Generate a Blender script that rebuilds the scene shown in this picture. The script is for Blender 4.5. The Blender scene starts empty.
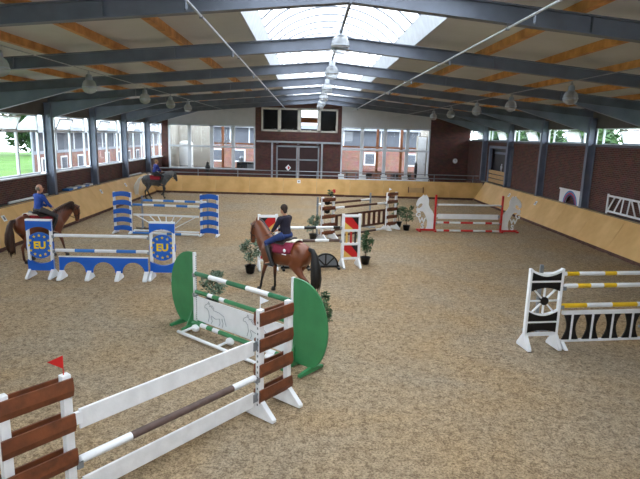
import bpy, bmesh, math, random
from mathutils import Vector, Matrix, noise
random.seed(7)
PI = math.pi
scene = bpy.context.scene
C = scene.collection

# ------------------------------------------------------------------ camera, sky, exposure
CAM_POS = Vector((-0.663, 0.0, 4.4)); YAW, PITCH, ROLL, FPX = 0.026, -0.193, 0.028, 537.0
fw = Vector((math.sin(YAW)*math.cos(PITCH), math.cos(YAW)*math.cos(PITCH), math.sin(PITCH)))
r0 = Vector((math.cos(YAW), -math.sin(YAW), 0)); u0 = r0.cross(fw)
rt = r0*math.cos(ROLL)+u0*math.sin(ROLL); up = -r0*math.sin(ROLL)+u0*math.cos(ROLL)
cd = bpy.data.cameras.new('camera'); cam = bpy.data.objects.new('camera', cd); C.objects.link(cam)
cd.sensor_fit = 'HORIZONTAL'; cd.sensor_width = 36.0; cd.lens = 36.0*FPX/640.0
cd.clip_start = 0.05; cd.clip_end = 500
M4 = Matrix((rt, up, -fw)).transposed().to_4x4(); M4.translation = CAM_POS
cam.matrix_world = M4
scene.camera = cam
wd = bpy.data.worlds.new('overcast_sky'); scene.world = wd; wd.use_nodes = True
bgn = wd.node_tree.nodes['Background']
bgn.inputs[0].default_value = (0.90, 0.955, 1.0, 1); bgn.inputs[1].default_value = 6.5
scene.view_settings.view_transform = 'Standard'; scene.view_settings.look = 'None'
scene.view_settings.gamma = 1.0; scene.view_settings.use_curve_mapping = False
scene.view_settings.exposure = 0.0

# ------------------------------------------------------------------ materials
MT = {}
def lin(c):
    return tuple((x/12.92 if x <= .04045 else ((x+.055)/1.055)**2.4) for x in [v/255.0 for v in c])
def mat(key, rgb, rough=.6, var=.0, scale=8., metal=0., bump=0., bscale=60., rgb2=None, spec=.5, detail=4):
    m = bpy.data.materials.new(key); m.use_nodes = True; nt = m.node_tree; b = nt.nodes['Principled BSDF']
    col = lin(rgb); b.inputs['Roughness'].default_value = rough; b.inputs['Metallic'].default_value = metal
    b.inputs['Specular IOR Level'].default_value = spec
    b.inputs['Base Color'].default_value = (*col, 1)
    tc = nt.nodes.new('ShaderNodeTexCoord')
    if var > 0 or rgb2:
        n = nt.nodes.new('ShaderNodeTexNoise'); n.inputs['Scale'].default_value = scale; n.inputs['Detail'].default_value = detail
        nt.links.new(tc.outputs['Object'], n.inputs['Vector'])
        r = nt.nodes.new('ShaderNodeValToRGB'); nt.links.new(n.outputs['Fac'], r.inputs['Fac'])
        r.color_ramp.elements[0].position = .32; r.color_ramp.elements[1].position = .68
        c2 = lin(rgb2) if rgb2 else tuple(x*(1-var) for x in col)
        r.color_ramp.elements[0].color = (*c2, 1); r.color_ramp.elements[1].color = (*(min(1, x*(1+var*.4)) for x in col), 1)
        nt.links.new(r.outputs['Color'], b.inputs['Base Color'])
    if bump > 0:
        n2 = nt.nodes.new('ShaderNodeTexNoise'); n2.inputs['Scale'].default_value = bscale
        nt.links.new(tc.outputs['Object'], n2.inputs['Vector'])
        bp = nt.nodes.new('ShaderNodeBump'); bp.inputs['Strength'].default_value = bump; bp.inputs['Distance'].default_value = .01
        nt.links.new(n2.outputs['Fac'], bp.inputs['Height']); nt.links.new(bp.outputs['Normal'], b.inputs['Normal'])
    MT[key] = m; return m
mat('steel', (100, 107, 121), .5, .25, 1.6, .1, .1, 30)
mat('column_steel', (122, 132, 152), .45, .2, 1.6, .1)
mat('zinc', (176, 182, 190), .4, .15, 4, .4)
mat('galv', (150, 156, 164), .4, .15, 6, .5)
mat('ceil', (190, 192, 194), .75, .1, .7)
mat('purlin', (204, 146, 84), .65, .3, 3, rgb2=(168, 110, 54))
mat('ply', (222, 182, 120), .55, .1, 1.3, rgb2=(208, 164, 100))
mat('ledge', (110, 108, 104), .7, .2, 3)
mat('plinth', (96, 66, 58), .85, .35, 5)
mat('panelwhite', (190, 190, 192), .7, .06, 2)
mat('darkpanel', (92, 90, 88), .7, .15, 2)
mat('white', (240, 242, 246), .45, .07, 3)
mat('whitewood', (238, 239, 242), .5, .1, 5, bump=.15, bscale=40)
mat('frame', (222, 228, 236), .4)
mat('framebeige', (200, 196, 186), .5)
mat('blue', (20, 92, 190), .4, .12, 3)
mat('eublue', (20, 98, 205), .4, .06, 3)
mat('polblue', (52, 122, 205), .4, .1, 3)
mat('yellow', (244, 208, 20), .45)
mat('polyellow', (238, 196, 40), .45, .12, 5)
mat('green', (54, 132, 82), .45, .15, 3, bump=.1)
mat('polgreen', (38, 110, 72), .45, .2, 6)
mat('brown', (118, 65, 37), .5, .3, 7, rgb2=(90, 48, 27), bump=.2, bscale=30)
mat('brownend', (70, 34, 24), .6)
mat('polbrown', (98, 78, 72), .6, .25, 9)
mat('darkbrown', (82, 44, 30), .55, .2, 6)
mat('black', (9, 9, 13), .45)
mat('red', (200, 26, 30), .45)
mat('flagred', (214, 34, 30), .6)
mat('gold', (232, 190, 96), .5)
mat('meshgrey', (112, 118, 126), .7)
mat('pot', (16, 16, 18), .5)
mat('leaf', (72, 104, 66), .55, .5, 30, rgb2=(36, 62, 34))
mat('olive', (120, 140, 120), .55, .5, 30, rgb2=(64, 88, 66))
mat('treeleaf', (60, 98, 48), .7, .6, 1.2, rgb2=(34, 60, 30))
mat('stem', (96, 74, 52), .8, .2, 20)
mat('soil', (50, 38, 30), .9)
mat('grass', (84, 126, 50), .9, .35, .6, rgb2=(66, 104, 40))
mat('paving', (160, 157, 152), .85, .1, 1)
mat('cladding', (88, 94, 106), .6, .1, 1)
mat('roofwhite', (150, 158, 170), .6)
mat('timber', (120, 70, 36), .55, .2, 4)
mat('roomwhite', (168, 162, 152), .7)
mat('roomfloor', (120, 96, 84), .7)
mat('doorred', (52, 24, 26), .55, .2, 3)
mat('doorblack', (26, 26, 30), .4)
mat('planktan', (196, 160, 112), .6, .1, 4)
mat('orange', (236, 128, 40), .6)
mat('plastic', (214, 218, 222), .4)
mat('concrete', (140, 134, 126), .85, .1, 2)
mat('tank', (240, 240, 240), .4)
mat('skin', (206, 150, 122), .55, .08, 20)
mat('greyhair', (120, 108, 98), .8, .3, 60)
mat('brownhair', (52, 36, 28), .8, .3, 60)
mat('blondhair', (150, 116, 80), .8, .3, 60)
mat('navy', (30, 26, 46), .85, .2, 12, bump=.2, bscale=25)
mat('jeans', (36, 58, 112), .8, .25, 14)
mat('royal', (36, 74, 160), .8, .2, 10, bump=.2, bscale=25)
mat('blueshirt', (34, 50, 130), .8, .2, 10)
mat('greybreech', (72, 68, 70), .8, .15, 12)
mat('darkbreech', (36, 34, 44), .8, .15, 12)
mat('boot', (24, 22, 24), .35)
mat('leather', (40, 26, 22), .4, .2, 10)
mat('maroon', (132, 34, 62), .85, .1, 10)
mat('padred', (150, 30, 44), .85, .1, 10)
mat('fleece', (222, 214, 200), .95, .1, 30, bump=.4)
mat('blackhair', (18, 16, 18), .5, .3, 40, bump=.4, bscale=50)
mat('browntail', (62, 36, 24), .55, .3, 40, bump=.4, bscale=50)
mat('whitetail', (222, 216, 204), .7, .2, 40, bump=.4, bscale=50)
mat('greymane', (150, 152, 156), .7, .3, 40)
mat('hoof', (46, 42, 40), .5)
mat('eye', (10, 8, 8), .15)
mat('pencil', (140, 144, 156), .7)
mat('flower', (206, 40, 50), .6)
mat('rainblue', (70, 140, 200), .5); mat('rainred', (176, 66, 84), .5); mat('raindark', (40, 64, 130), .5)

def brick(key, axis, c1, c2, mortar, bump=.5):
    m = bpy.data.materials.new(key); m.use_nodes = True; nt = m.node_tree; b = nt.nodes['Principled BSDF']
    tc = nt.nodes.new('ShaderNodeTexCoord'); s = nt.nodes.new('ShaderNodeSeparateXYZ'); cb = nt.nodes.new('ShaderNodeCombineXYZ')
    nt.links.new(tc.outputs['Object'], s.inputs[0]); nt.links.new(s.outputs[axis], cb.inputs[0]); nt.links.new(s.outputs[2], cb.inputs[1])
    bt = nt.nodes.new('ShaderNodeTexBrick'); nt.links.new(cb.outputs[0], bt.inputs['Vector'])
    bt.inputs['Color1'].default_value = (*lin(c1), 1); bt.inputs['Color2'].default_value = (*lin(c2), 1)
    bt.inputs['Mortar'].default_value = (*lin(mortar), 1); bt.inputs['Scale'].default_value = 1
    bt.inputs['Mortar Size'].default_value = .008; bt.inputs['Brick Width'].default_value = .25; bt.inputs['Row Height'].default_value = .083
    n = nt.nodes.new('ShaderNodeTexNoise'); n.inputs['Scale'].default_value = 2.2; n.inputs['Detail'].default_value = 6
    nt.links.new(tc.outputs['Object'], n.inputs['Vector'])
    mx = nt.nodes.new('ShaderNodeMix'); mx.data_type = 'RGBA'; mx.blend_type = 'MULTIPLY'; mx.inputs['Factor'].default_value = .6
    nt.links.new(bt.outputs['Color'], mx.inputs['A']); nt.links.new(n.outputs['Color'], mx.inputs['B'])
    hs = nt.nodes.new('ShaderNodeHueSaturation'); hs.inputs['Value'].default_value = (1.5 if 'out' in key else 1.12); hs.inputs['Saturation'].default_value = .95
    nt.links.new(mx.outputs['Result'], hs.inputs['Color']); nt.links.new(hs.outputs[0], b.inputs['Base Color'])
    b.inputs['Roughness'].default_value = .85
    bp = nt.nodes.new('ShaderNodeBump'); bp.inputs['Strength'].default_value = bump; bp.inputs['Distance'].default_value = .01; bp.invert = True
    nt.links.new(bt.outputs['Fac'], bp.inputs['Height']); nt.links.new(bp.outputs['Normal'], b.inputs['Normal'])
    MT[key] = m
brick('brick_x', 1, (112, 62, 54), (84, 46, 44), (124, 112, 104))     # wall runs along Y
brick('brick_y', 0, (112, 58, 52), (84, 44, 42), (104, 94, 88))     # wall runs along X
brick('brick_out_x', 1, (140, 90, 78), (122, 76, 66), (140, 132, 126))
brick('brick_out_y', 0, (140, 90, 78), (122, 76, 66), (140, 132, 126))

def glassmat(key, tint, gl, milky=0.):
    m = bpy.data.materials.new(key); m.use_nodes = True; nt = m.node_tree
    for n in list(nt.nodes): nt.nodes.remove(n)
    o = nt.nodes.new('ShaderNodeOutputMaterial'); t = nt.nodes.new('ShaderNodeBsdfTransparent'); t.inputs[0].default_value = (*tint, 1)
    g = nt.nodes.new('ShaderNodeBsdfGlossy'); g.inputs['Roughness'].default_value = .03
    lw = nt.nodes.new('ShaderNodeLayerWeight'); lw.inputs['Blend'].default_value = .5
    pw = nt.nodes.new('ShaderNodeMath'); pw.operation = 'POWER'; pw.inputs[1].default_value = 5; nt.links.new(lw.outputs['Facing'], pw.inputs[0])
    f = nt.nodes.new('ShaderNodeMath'); f.operation = 'MULTIPLY_ADD'; f.inputs[1].default_value = .6; f.inputs[2].default_value = gl; nt.links.new(pw.outputs[0], f.inputs[0])
    mx = nt.nodes.new('ShaderNodeMixShader'); nt.links.new(f.outputs[0], mx.inputs[0]); nt.links.new(t.outputs[0], mx.inputs[1]); nt.links.new(g.outputs[0], mx.inputs[2])
    out = mx
    if milky > 0:
        tr = nt.nodes.new('ShaderNodeBsdfTranslucent'); tr.inputs[0].default_value = (.95, .96, .97, 1)
        m2 = nt.nodes.new('ShaderNodeMixShader'); m2.inputs[0].default_value = milky
        nt.links.new(mx.outputs[0], m2.inputs[1]); nt.links.new(tr.outputs[0], m2.inputs[2]); out = m2
    nt.links.new(out.outputs[0], o.inputs[0]); MT[key] = m
glassmat('glass', (.95, .97, .98), .03)
glassmat('poly', (.96, .97, .98), .02, .1)
glassmat('skysheen', (.9, .93, .95), .04, .3)  # whitened glass: sky reflection on the tilted sashes put into the material
glassmat('lampglass', (.8, .83, .86), .1, .3)

def sandmat():
    m = bpy.data.materials.new('sand'); m.use_nodes = True; nt = m.node_tree; b = nt.nodes['Principled BSDF']
    tc = nt.nodes.new('ShaderNodeTexCoord'); L = nt.links.new
    def nz(scale, detail, rough=.6, dist=0):
        n = nt.nodes.new('ShaderNodeTexNoise'); n.inputs['Scale'].default_value = scale; n.inputs['Detail'].default_value = detail
        n.inputs['Roughness'].default_value = rough; n.inputs['Distortion'].default_value = dist; L(tc.outputs['Object'], n.inputs['Vector']); return n
    def ramp(n, p0, c0, p1, c1):
        r = nt.nodes.new('ShaderNodeValToRGB'); L(n.outputs['Fac'], r.inputs['Fac'])
        r.color_ramp.elements[0].position = p0; r.color_ramp.elements[1].position = p1
        r.color_ramp.elements[0].color = (*lin(c0), 1); r.color_ramp.elements[1].color = (*lin(c1), 1); return r
    big = ramp(nz(.3, 4, .6, .5), .35, (206, 177, 138), .65, (199, 181, 156))
    mid = ramp(nz(8.5, 7, .75, .3), .4, (118, 102, 86), .55, (255, 255, 255))
    fine = ramp(nz(30, 6, .8), .42, (84, 74, 64), .55, (255, 255, 255))
    def mul(a, bb, fac):
        x = nt.nodes.new('ShaderNodeMix'); x.data_type = 'RGBA'; x.blend_type = 'MULTIPLY'; x.inputs['Factor'].default_value = fac
        L(a, x.inputs['A']); L(bb, x.inputs['B']); return x.outputs['Result']
    c = mul(mul(big.outputs['Color'], mid.outputs['Color'], .45), fine.outputs['Color'], .6)
    L(c, b.inputs['Base Color']); b.inputs['Roughness'].default_value = .95; b.inputs['Specular IOR Level'].default_value = .15
    h = nt.nodes.new('ShaderNodeMath'); h.operation = 'ADD'; L(nz(6, 6, .7, .5).outputs['Fac'], h.inputs[0]); L(nz(20, 4, .7).outputs['Fac'], h.inputs[1])
    bp = nt.nodes.new('ShaderNodeBump'); bp.inputs['Strength'].default_value = 1.0; bp.inputs['Distance'].default_value = .06
    L(h.outputs[0], bp.inputs['Height']); L(bp.outputs['Normal'], b.inputs['Normal']); MT['sand'] = m
sandmat()

def coatmat(key, top, low, z0, z1, mottled=0.):
    """horse coat: body colour, with darker points (lower legs) below z1"""
    m = bpy.data.materials.new(key); m.use_nodes = True; nt = m.node_tree; b = nt.nodes['Principled BSDF']; L = nt.links.new
    tc = nt.nodes.new('ShaderNodeTexCoord'); s = nt.nodes.new('ShaderNodeSeparateXYZ'); L(tc.outputs['Object'], s.inputs[0])
    mr = nt.nodes.new('ShaderNodeMapRange'); mr.inputs['From Min'].default_value = z0; mr.inputs['From Max'].default_value = z1; L(s.outputs[2], mr.inputs['Value'])
    n = nt.nodes.new('ShaderNodeTexNoise'); n.inputs['Scale'].default_value = 9 if mottled else 2.5; n.inputs['Detail'].default_value = 3; L(tc.outputs['Object'], n.inputs['Vector'])
    r = nt.nodes.new('ShaderNodeValToRGB'); L(n.outputs['Fac'], r.inputs['Fac'])
    r.color_ramp.elements[0].position = .35; r.color_ramp.elements[1].position = .65
    t = lin(top); k = .55 if mottled else .75
    r.color_ramp.elements[0].color = (*(x*k for x in t), 1); r.color_ramp.elements[1].color = (*t, 1)
    mx = nt.nodes.new('ShaderNodeMix'); mx.data_type = 'RGBA'; L(mr.outputs[0], mx.inputs['Factor'])
    mx.inputs['A'].default_value = (*lin(low), 1); L(r.outputs[0], mx.inputs['B']); L(mx.outputs['Result'], b.inputs['Base Color'])
    b.inputs['Roughness'].default_value = .42; MT[key] = m
coatmat('bay', (126, 67, 36), (22, 18, 18), .42, .72)
coatmat('chestnut', (112, 58, 36), (70, 38, 28), .3, .6)
coatmat('greycoat', (88, 92, 98), (30, 30, 34), .45, .95, 1)

# ------------------------------------------------------------------ mesh helpers
class MB:
    def __init__(s): s.v = []; s.f = []; s.m = []
    def add(s, vs, fs, m=0):
        o = len(s.v); s.v += [tuple(p) for p in vs]
        for f in fs: s.f.append(tuple(o+i for i in f)); s.m.append(m)
        return s
    def box(s, x0, x1, y0, y1, z0, z1, m=0):
        vs = [(x0,y0,z0),(x1,y0,z0),(x1,y1,z0),(x0,y1,z0),(x0,y0,z1),(x1,y0,z1),(x1,y1,z1),(x0,y1,z1)]
        return s.add(vs, [(0,3,2,1),(4,5,6,7),(0,1,5,4),(1,2,6,5),(2,3,7,6),(3,0,4,7)], m)
    def hexa(s, lo, hi, m=0):      # two quads of matching corners
        return s.add(list(lo)+list(hi), [(0,3,2,1),(4,5,6,7),(0,1,5,4),(1,2,6,5),(2,3,7,6),(3,0,4,7)], m)
    def prism(s, poly, a, b, ax='y', m=0):   # poly in the two other axes, extruded along ax
        def P(p, d):
            return {'y': (p[0], d, p[1]), 'x': (d, p[0], p[1]), 'z': (p[0], p[1], d)}[ax]
        n = len(poly); vs = [P(p, a) for p in poly]+[P(p, b) for p in poly]
        fs = [tuple(range(n)), tuple(range(2*n-1, n-1, -1))]+[(i, i+n, (i+1) % n+n, (i+1) % n) for i in range(n)]
        return s.add(vs, fs, m)
    def bar(s, a, b, w, h, m=0, upv=(0, 0, 1)):     # rectangular bar from a to b
        a = Vector(a); b = Vector(b); t = (b-a).normalized(); u = Vector(upv); sd = t.cross(u)
        if sd.length < 1e-4: sd = t.cross(Vector((0, 1, 0)))
        sd.normalize(); u = sd.cross(t); sd *= w/2; u *= h/2
        q = lambda c: [c-sd-u, c+sd-u, c+sd+u, c-sd+u]
        return s.hexa(q(a), q(b), m)
    def loft(s, pts, rad, n=12, side=(0, 1, 0), m=0, segm=None):
        """rings along pts; rad entries r or (up, side)"""
        pts = [Vector(p) for p in pts]; k = len(pts); vs = []; sv = Vector(side)
        for i, p in enumerate(pts):
            t = (pts[min(i+1, k-1)]-pts[max(i-1, 0)]).normalized()
            u = t.cross(sv)
            if u.length < 1e-3: u = t.cross(Vector((.3, .1, 1)))
            u.normalize(); w = u.cross(t).normalized()
            r = rad[i] if isinstance(rad, (list, tuple)) else rad
            ru, rw = r if isinstance(r, (list, tuple)) else (r, r)
            for j in range(n):
                a = 2*PI*j/n; vs.append(p+u*(ru*math.cos(a))+w*(rw*math.sin(a)))
        o = len(s.v); s.v += [tuple(p) for p in vs]
        for i in range(k-1):
            for j in range(n):
                s.f.append((o+i*n+j, o+i*n+(j+1) % n, o+(i+1)*n+(j+1) % n, o+(i+1)*n+j)); s.m.append(segm[i] if segm else m)
        s.f.append(tuple(o+j for j in range(n-1, -1, -1))); s.m.append(segm[0] if segm else m)
        s.f.append(tuple(o+(k-1)*n+j for j in range(n))); s.m.append(segm[-1] if segm else m)
        return s
    def lathe(s, prof, n=16, c=(0, 0, 0), m=0):
        return s.loft([(c[0], c[1], c[2]+z) for r, z in prof], [max(r, .0005) for r, z in prof], n, m=m)
    def ball(s, c, r, n=12, k=8, m=0):
        rx, ry, rz = r if isinstance(r, (list, tuple)) else (r, r, r); vs = []; fs = []
        for i in range(k+1):
            a = PI*i/k
            for j in range(n):
                b = 2*PI*j/n; vs.append((c[0]+rx*math.sin(a)*math.cos(b), c[1]+ry*math.sin(a)*math.sin(b), c[2]-rz*math.cos(a)))
        for i in range(k):
            for j in range(n): fs.append((i*n+j, i*n+(j+1) % n, (i+1)*n+(j+1) % n, (i+1)*n+j))
        return s.add(vs, fs, m)
    def ring(s, c, up_, side, a, b, r, n=20, m=0):
        c = Vector(c); u = Vector(up_).normalized(); w = Vector(side).normalized()
        P = [c+u*(a*math.cos(2*PI*i/n))+w*(b*math.sin(2*PI*i/n)) for i in range(n+1)]
        nrm = u.cross(w)
        return s.loft(P, r, 6, side=nrm, m=m)
    def mesh(s, name, mats, smooth=False):
        me = bpy.data.meshes.new(name); me.from_pydata(s.v, [], s.f)
        for k in (mats if isinstance(mats, (list, tuple)) else [mats]): me.materials.append(MT[k])
        me.polygons.foreach_set('material_index', s.m)
        bm = bmesh.new(); bm.from_mesh(me)
        bmesh.ops.recalc_face_normals(bm, faces=bm.faces); bm.to_mesh(me); bm.free()
        if smooth: me.polygons.foreach_set('use_smooth', [True]*len(me.polygons))
        me.update(); return me
    def build(s, name, mats, parent=None, smooth=False, bevel=0, loc=None, auto=False):
        o = bpy.data.objects.new(name, s.mesh(name, mats, smooth)); C.objects.link(o)
        if parent: o.parent = parent
        if loc: o.location = loc
        if bevel:
            b = o.modifiers.new('bevel', 'BEVEL'); b.width = bevel; b.segments = 2; b.limit_method = 'ANGLE'
        return o
def linked(name, me, parent=None, loc=(0, 0, 0), rotz=0):
    o = bpy.data.objects.new(name, me); C.objects.link(o); o.location = loc; o.rotation_euler[2] = rotz
    if parent: o.parent = parent
    return o
def tag(o, label, cat, group=None):
    o['label'] = label; o['category'] = cat
    if group: o['group'] = group
    return o
def thing(name, label, cat, loc=(0, 0, 0), rotz=0, group=None):
    o = bpy.data.objects.new(name, None); C.objects.link(o); o.location = loc; o.rotation_euler[2] = rotz
    o.empty_display_size = .2
    return tag(o, label, cat, group)
def struct(o): o['kind'] = 'structure'; return o
def structe(name, loc=(0, 0, 0)):
    o = bpy.data.objects.new(name, None); C.objects.link(o); o.location = loc; return struct(o)
def baked(mb, name, matkey, voxel, parent=None, smooth=5):
    """fuse overlapping lofts into one continuous skin"""
    me = mb.mesh(name+'_raw', matkey); t = bpy.data.objects.new(name+'_raw', me); C.objects.link(t)
    r = t.modifiers.new('r', 'REMESH'); r.mode = 'VOXEL'; r.voxel_size = voxel
    if smooth:
        sm = t.modifiers.new('s', 'SMOOTH'); sm.factor = .5; sm.iterations = smooth
    dg = bpy.context.evaluated_depsgraph_get(); ev = t.evaluated_get(dg)
    out = bpy.data.meshes.new_from_object(ev); out.name = name
    bpy.data.objects.remove(t); bpy.data.meshes.remove(me)
    out.materials.clear(); out.materials.append(MT[matkey])
    out.polygons.foreach_set('use_smooth', [True]*len(out.polygons))
    o = bpy.data.objects.new(name, out); C.objects.link(o)
    if parent: o.parent = parent
    return o
def text_mesh(txt, size, extrude, matkey, bold=0.):
    cu = bpy.data.curves.new('t', 'FONT'); cu.body = txt; cu.size = size; cu.extrude = extrude; cu.offset = bold
    cu.align_x = 'CENTER'; cu.align_y = 'CENTER'; cu.resolution_u = 3
    t = bpy.data.objects.new('t', cu); C.objects.link(t)
    dg = bpy.context.evaluated_depsgraph_get(); me = bpy.data.meshes.new_from_object(t.evaluated_get(dg))
    bpy.data.objects.remove(t); me.materials.clear(); me.materials.append(MT[matkey]); return me
def arc(cx, cz, r, a0, a1, n=14):
    return [(cx+r*math.cos(a0+(a1-a0)*i/n), cz+r*math.sin(a0+(a1-a0)*i/n)) for i in range(n+1)]

# ------------------------------------------------------------------ the hall
W2 = 11.5; KH = 1.36; KB = 1.22; KL = 12.2; KD = 39.05; YF = -1.6; YB = 44.6
def GY(i): return 4.77+5.03*i
def zbot(x): return 6.62-.092*abs(x)
# sand floor
def build_floor():
    nx, ny = 220, 420; x0, x1, y0, y1 = -12.3, 12.3, YF, 39.6; vs = []; fs = []
    for j in range(ny+1):
        for i in range(nx+1):
            x = x0+(x1-x0)*i/nx; y = y0+(y1-y0)*j/ny
            h = noise.noise(Vector((x*1.3, y*1.3, 0)))*.012+noise.noise(Vector((x*3.3, y*3.3, 5)))*.028
            vs.append((x, y, h-.024))
    for j in range(ny):
        for i in range(nx):
            a = j*(nx+1)+i; fs.append((a, a+1, a+nx+2, a+nx+1))
    m = MB(); m.v = vs; m.f = fs; m.m = [0]*len(fs)
    struct(m.build('floor', 'sand', smooth=True))
build_floor()
m = MB().box(-60, -12.7, -30, 90, -.1, .25).build('floor_lawn', 'grass'); struct(m)
m = MB().box(-19.9, -12.75, 24, 85, .25, .29).build('floor_yard', 'paving'); struct(m)
m = MB().box(-12.7, 40, 44.9, 90, -.1, .3).build('floor_courtyard', 'paving'); struct(m)
m = MB().box(12.8, 40, -30, 44.9, -.1, .2).build('floor_meadow', 'grass'); struct(m)
m = MB().box(-12.6, 12.6, 39.45, YB+.1, -.1, .5).build('floor_walkway', 'concrete'); struct(m)

# kickboards: brick plinth + ledge as the body, plywood panels as pieces
def kick_side(sx, name):
    b = MB()
    b.box(*sorted((sx*(W2+.02), sx*12.55)), YF, 39.4, -.1, .12)
    o = struct(b.build(name, 'plinth'))
    MB().box(*sorted((sx*(KL-.02), sx*12.62)), YF, 39.6, KH-.05, KH).build('ledge', 'ledge', o)
    y = YF; L = 2.52
    k = 0; me = None
    t = .04
    if me is None:
        q = MB(); q.hexa([(sx*W2, .006, .12), (sx*W2, L-.006, .12), (sx*(W2+t), L-.006, .12), (sx*(W2+t), .006, .12)],
                         [(sx*KL, .006, KH+.01), (sx*KL, L-.006, KH+.01), (sx*(KL+t), L-.006, KH+.01), (sx*(KL+t), .006, KH+.01)])
        me = q.mesh('panel', 'ply')
    while y+L <= 39.3:
        linked('panel', me, o, (0, y, 0)); y += L
    return o
kl = kick_side(-1, 'baseboard_left'); kr = kick_side(1, 'baseboard_right')
b = MB().box(-W2-.05, W2+.05, KD+.02, KD+.35, -.1, .12); kb = struct(b.build('baseboard_back', 'plinth'))
MB().box(-12.2, 12.2, KD+.2, KD+.42, KB-.05, KB).build('ledge', 'ledge', kb)
L = 2.44; me = MB().hexa([(.006, KD, .12), (L-.006, KD, .12), (L-.006, KD+.04, .12), (.006, KD+.04, .12)],
                         [(.006, KD+.2, KB+.01), (L-.006, KD+.2, KB+.01), (L-.006, KD+.24, KB+.01), (.006, KD+.24, KB+.01)]).mesh('panel', 'ply')
for k in range(10): linked('panel', me, kb, (-12.2+k*L, 0, 0))
# dark gate strip under the middle panels of the back kickboard
MB().box(-3.3, 2.0, KD-.02, KD+.02, -.02, .14).build('gate_sill', 'darkbrown', kb)

# side walls
wl = MB(); wl.box(-12.9, -12.6, YF, YB, -.1, 2.3)
wall_left = struct(wl.build('wall_left', 'brick_x'))
MB().box(-12.95, -12.5, YF, YB, 4.92, 6.0).build('fascia', 'darkpanel', wall_left)
MB().box(-12.92, -12.5, YF, YB, 2.28, 2.34).build('sill', 'frame', wall_left)
wr = MB(); wr.box(12.55, 12.95, YF, 34.85, -.1, 4.28).box(12.55, 12.95, 38.95, YB, -.1, 4.28).box(12.55, 12.95, 34.85, 38.95, 3.75, 4.28)
wall_right = struct(wr.build('wall_right', 'brick_x'))
MB().box(12.5, 12.95, YF, YB, 5.02, 6.0).build('fascia', 'darkpanel', wall_right)
MB().box(12.42, 12.95, YF, YB, 4.2, 4.3).build('sill', 'steel', wall_right)
# wall behind the gallery, opened for a window row added as fill light
wall_front = struct(MB().box(-12.9, 12.95, YF-.3, YF, -.1, 3.3).box(-12.9, 12.95, YF-.3, YF, 5.1, 7.3).box(-12.9, -6.75, YF-.3, YF, 3.3, 5.1).box(6.75, 12.95, YF-.3, YF, 3.3, 5.1).build('wall_front', 'brick_y'))

# left windows, one unit per bay
wn = [0]
def pane(x0, x1, y0, y1, z0, z1, parent, key='glass'):
    return MB().box(x0, x1, y0, y1, z0, z1).build('pane', key, parent)
def left_window(ya, yb):
    wn[0] += 1; w = structe('window_%d' % wn[0], (-12.72, ya, 2.34))
    Wd = yb-ya; H = 2.58; zt = 1.86; xs = [0, .95*Wd/4.2, 2.5*Wd/4.2, Wd]
    fr = MB(); t = .07
    fr.box(-.04, .04, 0, Wd, 0, t).box(-.04, .04, 0, Wd, H-t, H).box(-.04, .04, 0, Wd, zt-.05, zt+.05)
    for x in xs: fr.box(-.05, .05, max(0, x-.05), min(Wd, x+.05), 0, H)
    fr.build('frame', 'frame', w)
    for i in range(3):
        pane(-.008, .008, xs[i]+.05, xs[i+1]-.05, t, zt-.05, w)
        if i != 1: pane(-.008, .008, xs[i]+.05, xs[i+1]-.05, zt+.05, H-t, w)
    # tilted open vent sash, hinged at the bottom
    s = MB(); a, bb = xs[1]+.06, xs[2]-.06; h = H-t-zt-.06
    s.box(-.02, .02, a, bb, 0, .05).box(-.02, .02, a, bb, h-.05, h).box(-.02, .02, a, a+.05, 0, h).box(-.02, .02, bb-.05, bb, 0, h)
    so = s.build('vent_sash', 'frame', w); so.location = (.04, 0, zt+.06); so.rotation_euler[1] = .42
    pane(-.006, .006, a+.05, bb-.05, .05, h-.05, so, 'skysheen')
for i in range(-1, 8): left_window(GY(i)+.3, GY(i+1)-.3 if i < 7 else YB-.2)
def right_window(ya, yb):
    wn[0] += 1; w = structe('window_%d' % wn[0], (12.75, ya, 4.3)); Wd = yb-ya; H = .72
    xs = [0, Wd*.25, Wd*.62, Wd]; fr = MB(); t = .05
    fr.box(-.04, .04, 0, Wd, 0, t).box(-.04, .04, 0, Wd, H-t, H)
    for x in xs: fr.box(-.05, .05, max(0, x-.04), min(Wd, x+.04), 0, H)
    fr.build('frame', 'frame', w)
    for i in (0, 2): pane(-.008, .008, xs[i]+.04, xs[i+1]-.04, t, H-t, w)
    s = MB(); a, bb = xs[1]+.05, xs[2]-.05; h = H-.1
    s.box(-.02, .02, a, bb, 0, .04).box(-.02, .02, a, bb, h-.04, h).box(-.02, .02, a, a+.05, 0, h).box(-.02, .02, bb-.05, bb, 0, h)
    so = s.build('vent_sash', 'frame', w); so.location = (-.05, 0, .05); so.rotation_euler[1] = -.4
    pane(-.006, .006, a+.05, bb-.05, .04, h-.04, so, 'skysheen')
for i in range(-1, 8): right_window(GY(i)+.3, GY(i+1)-.3 if i < 7 else YB-.2)

wn[0] += 1; fill_window = structe('window_%d' % wn[0], (0, YF-.15, 3.3)); fr = MB().box(-6.75, 6.75, -.05, .05, 0, .1).box(-6.75, 6.75, -.05, .05, 1.7, 1.8)  # unseen windows, added to brighten surfaces that face the camera
for k in range(7): fr.box(-6.75+k*2.25-.05, -6.75+k*2.25+.05, -.05, .05, 0, 1.8)
fr.build('frame', 'frame', fill_window)
for k in range(6): pane(-6.7+k*2.25, -4.55+k*2.25, -.008, .008, .1, 1.7, fill_window)
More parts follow.
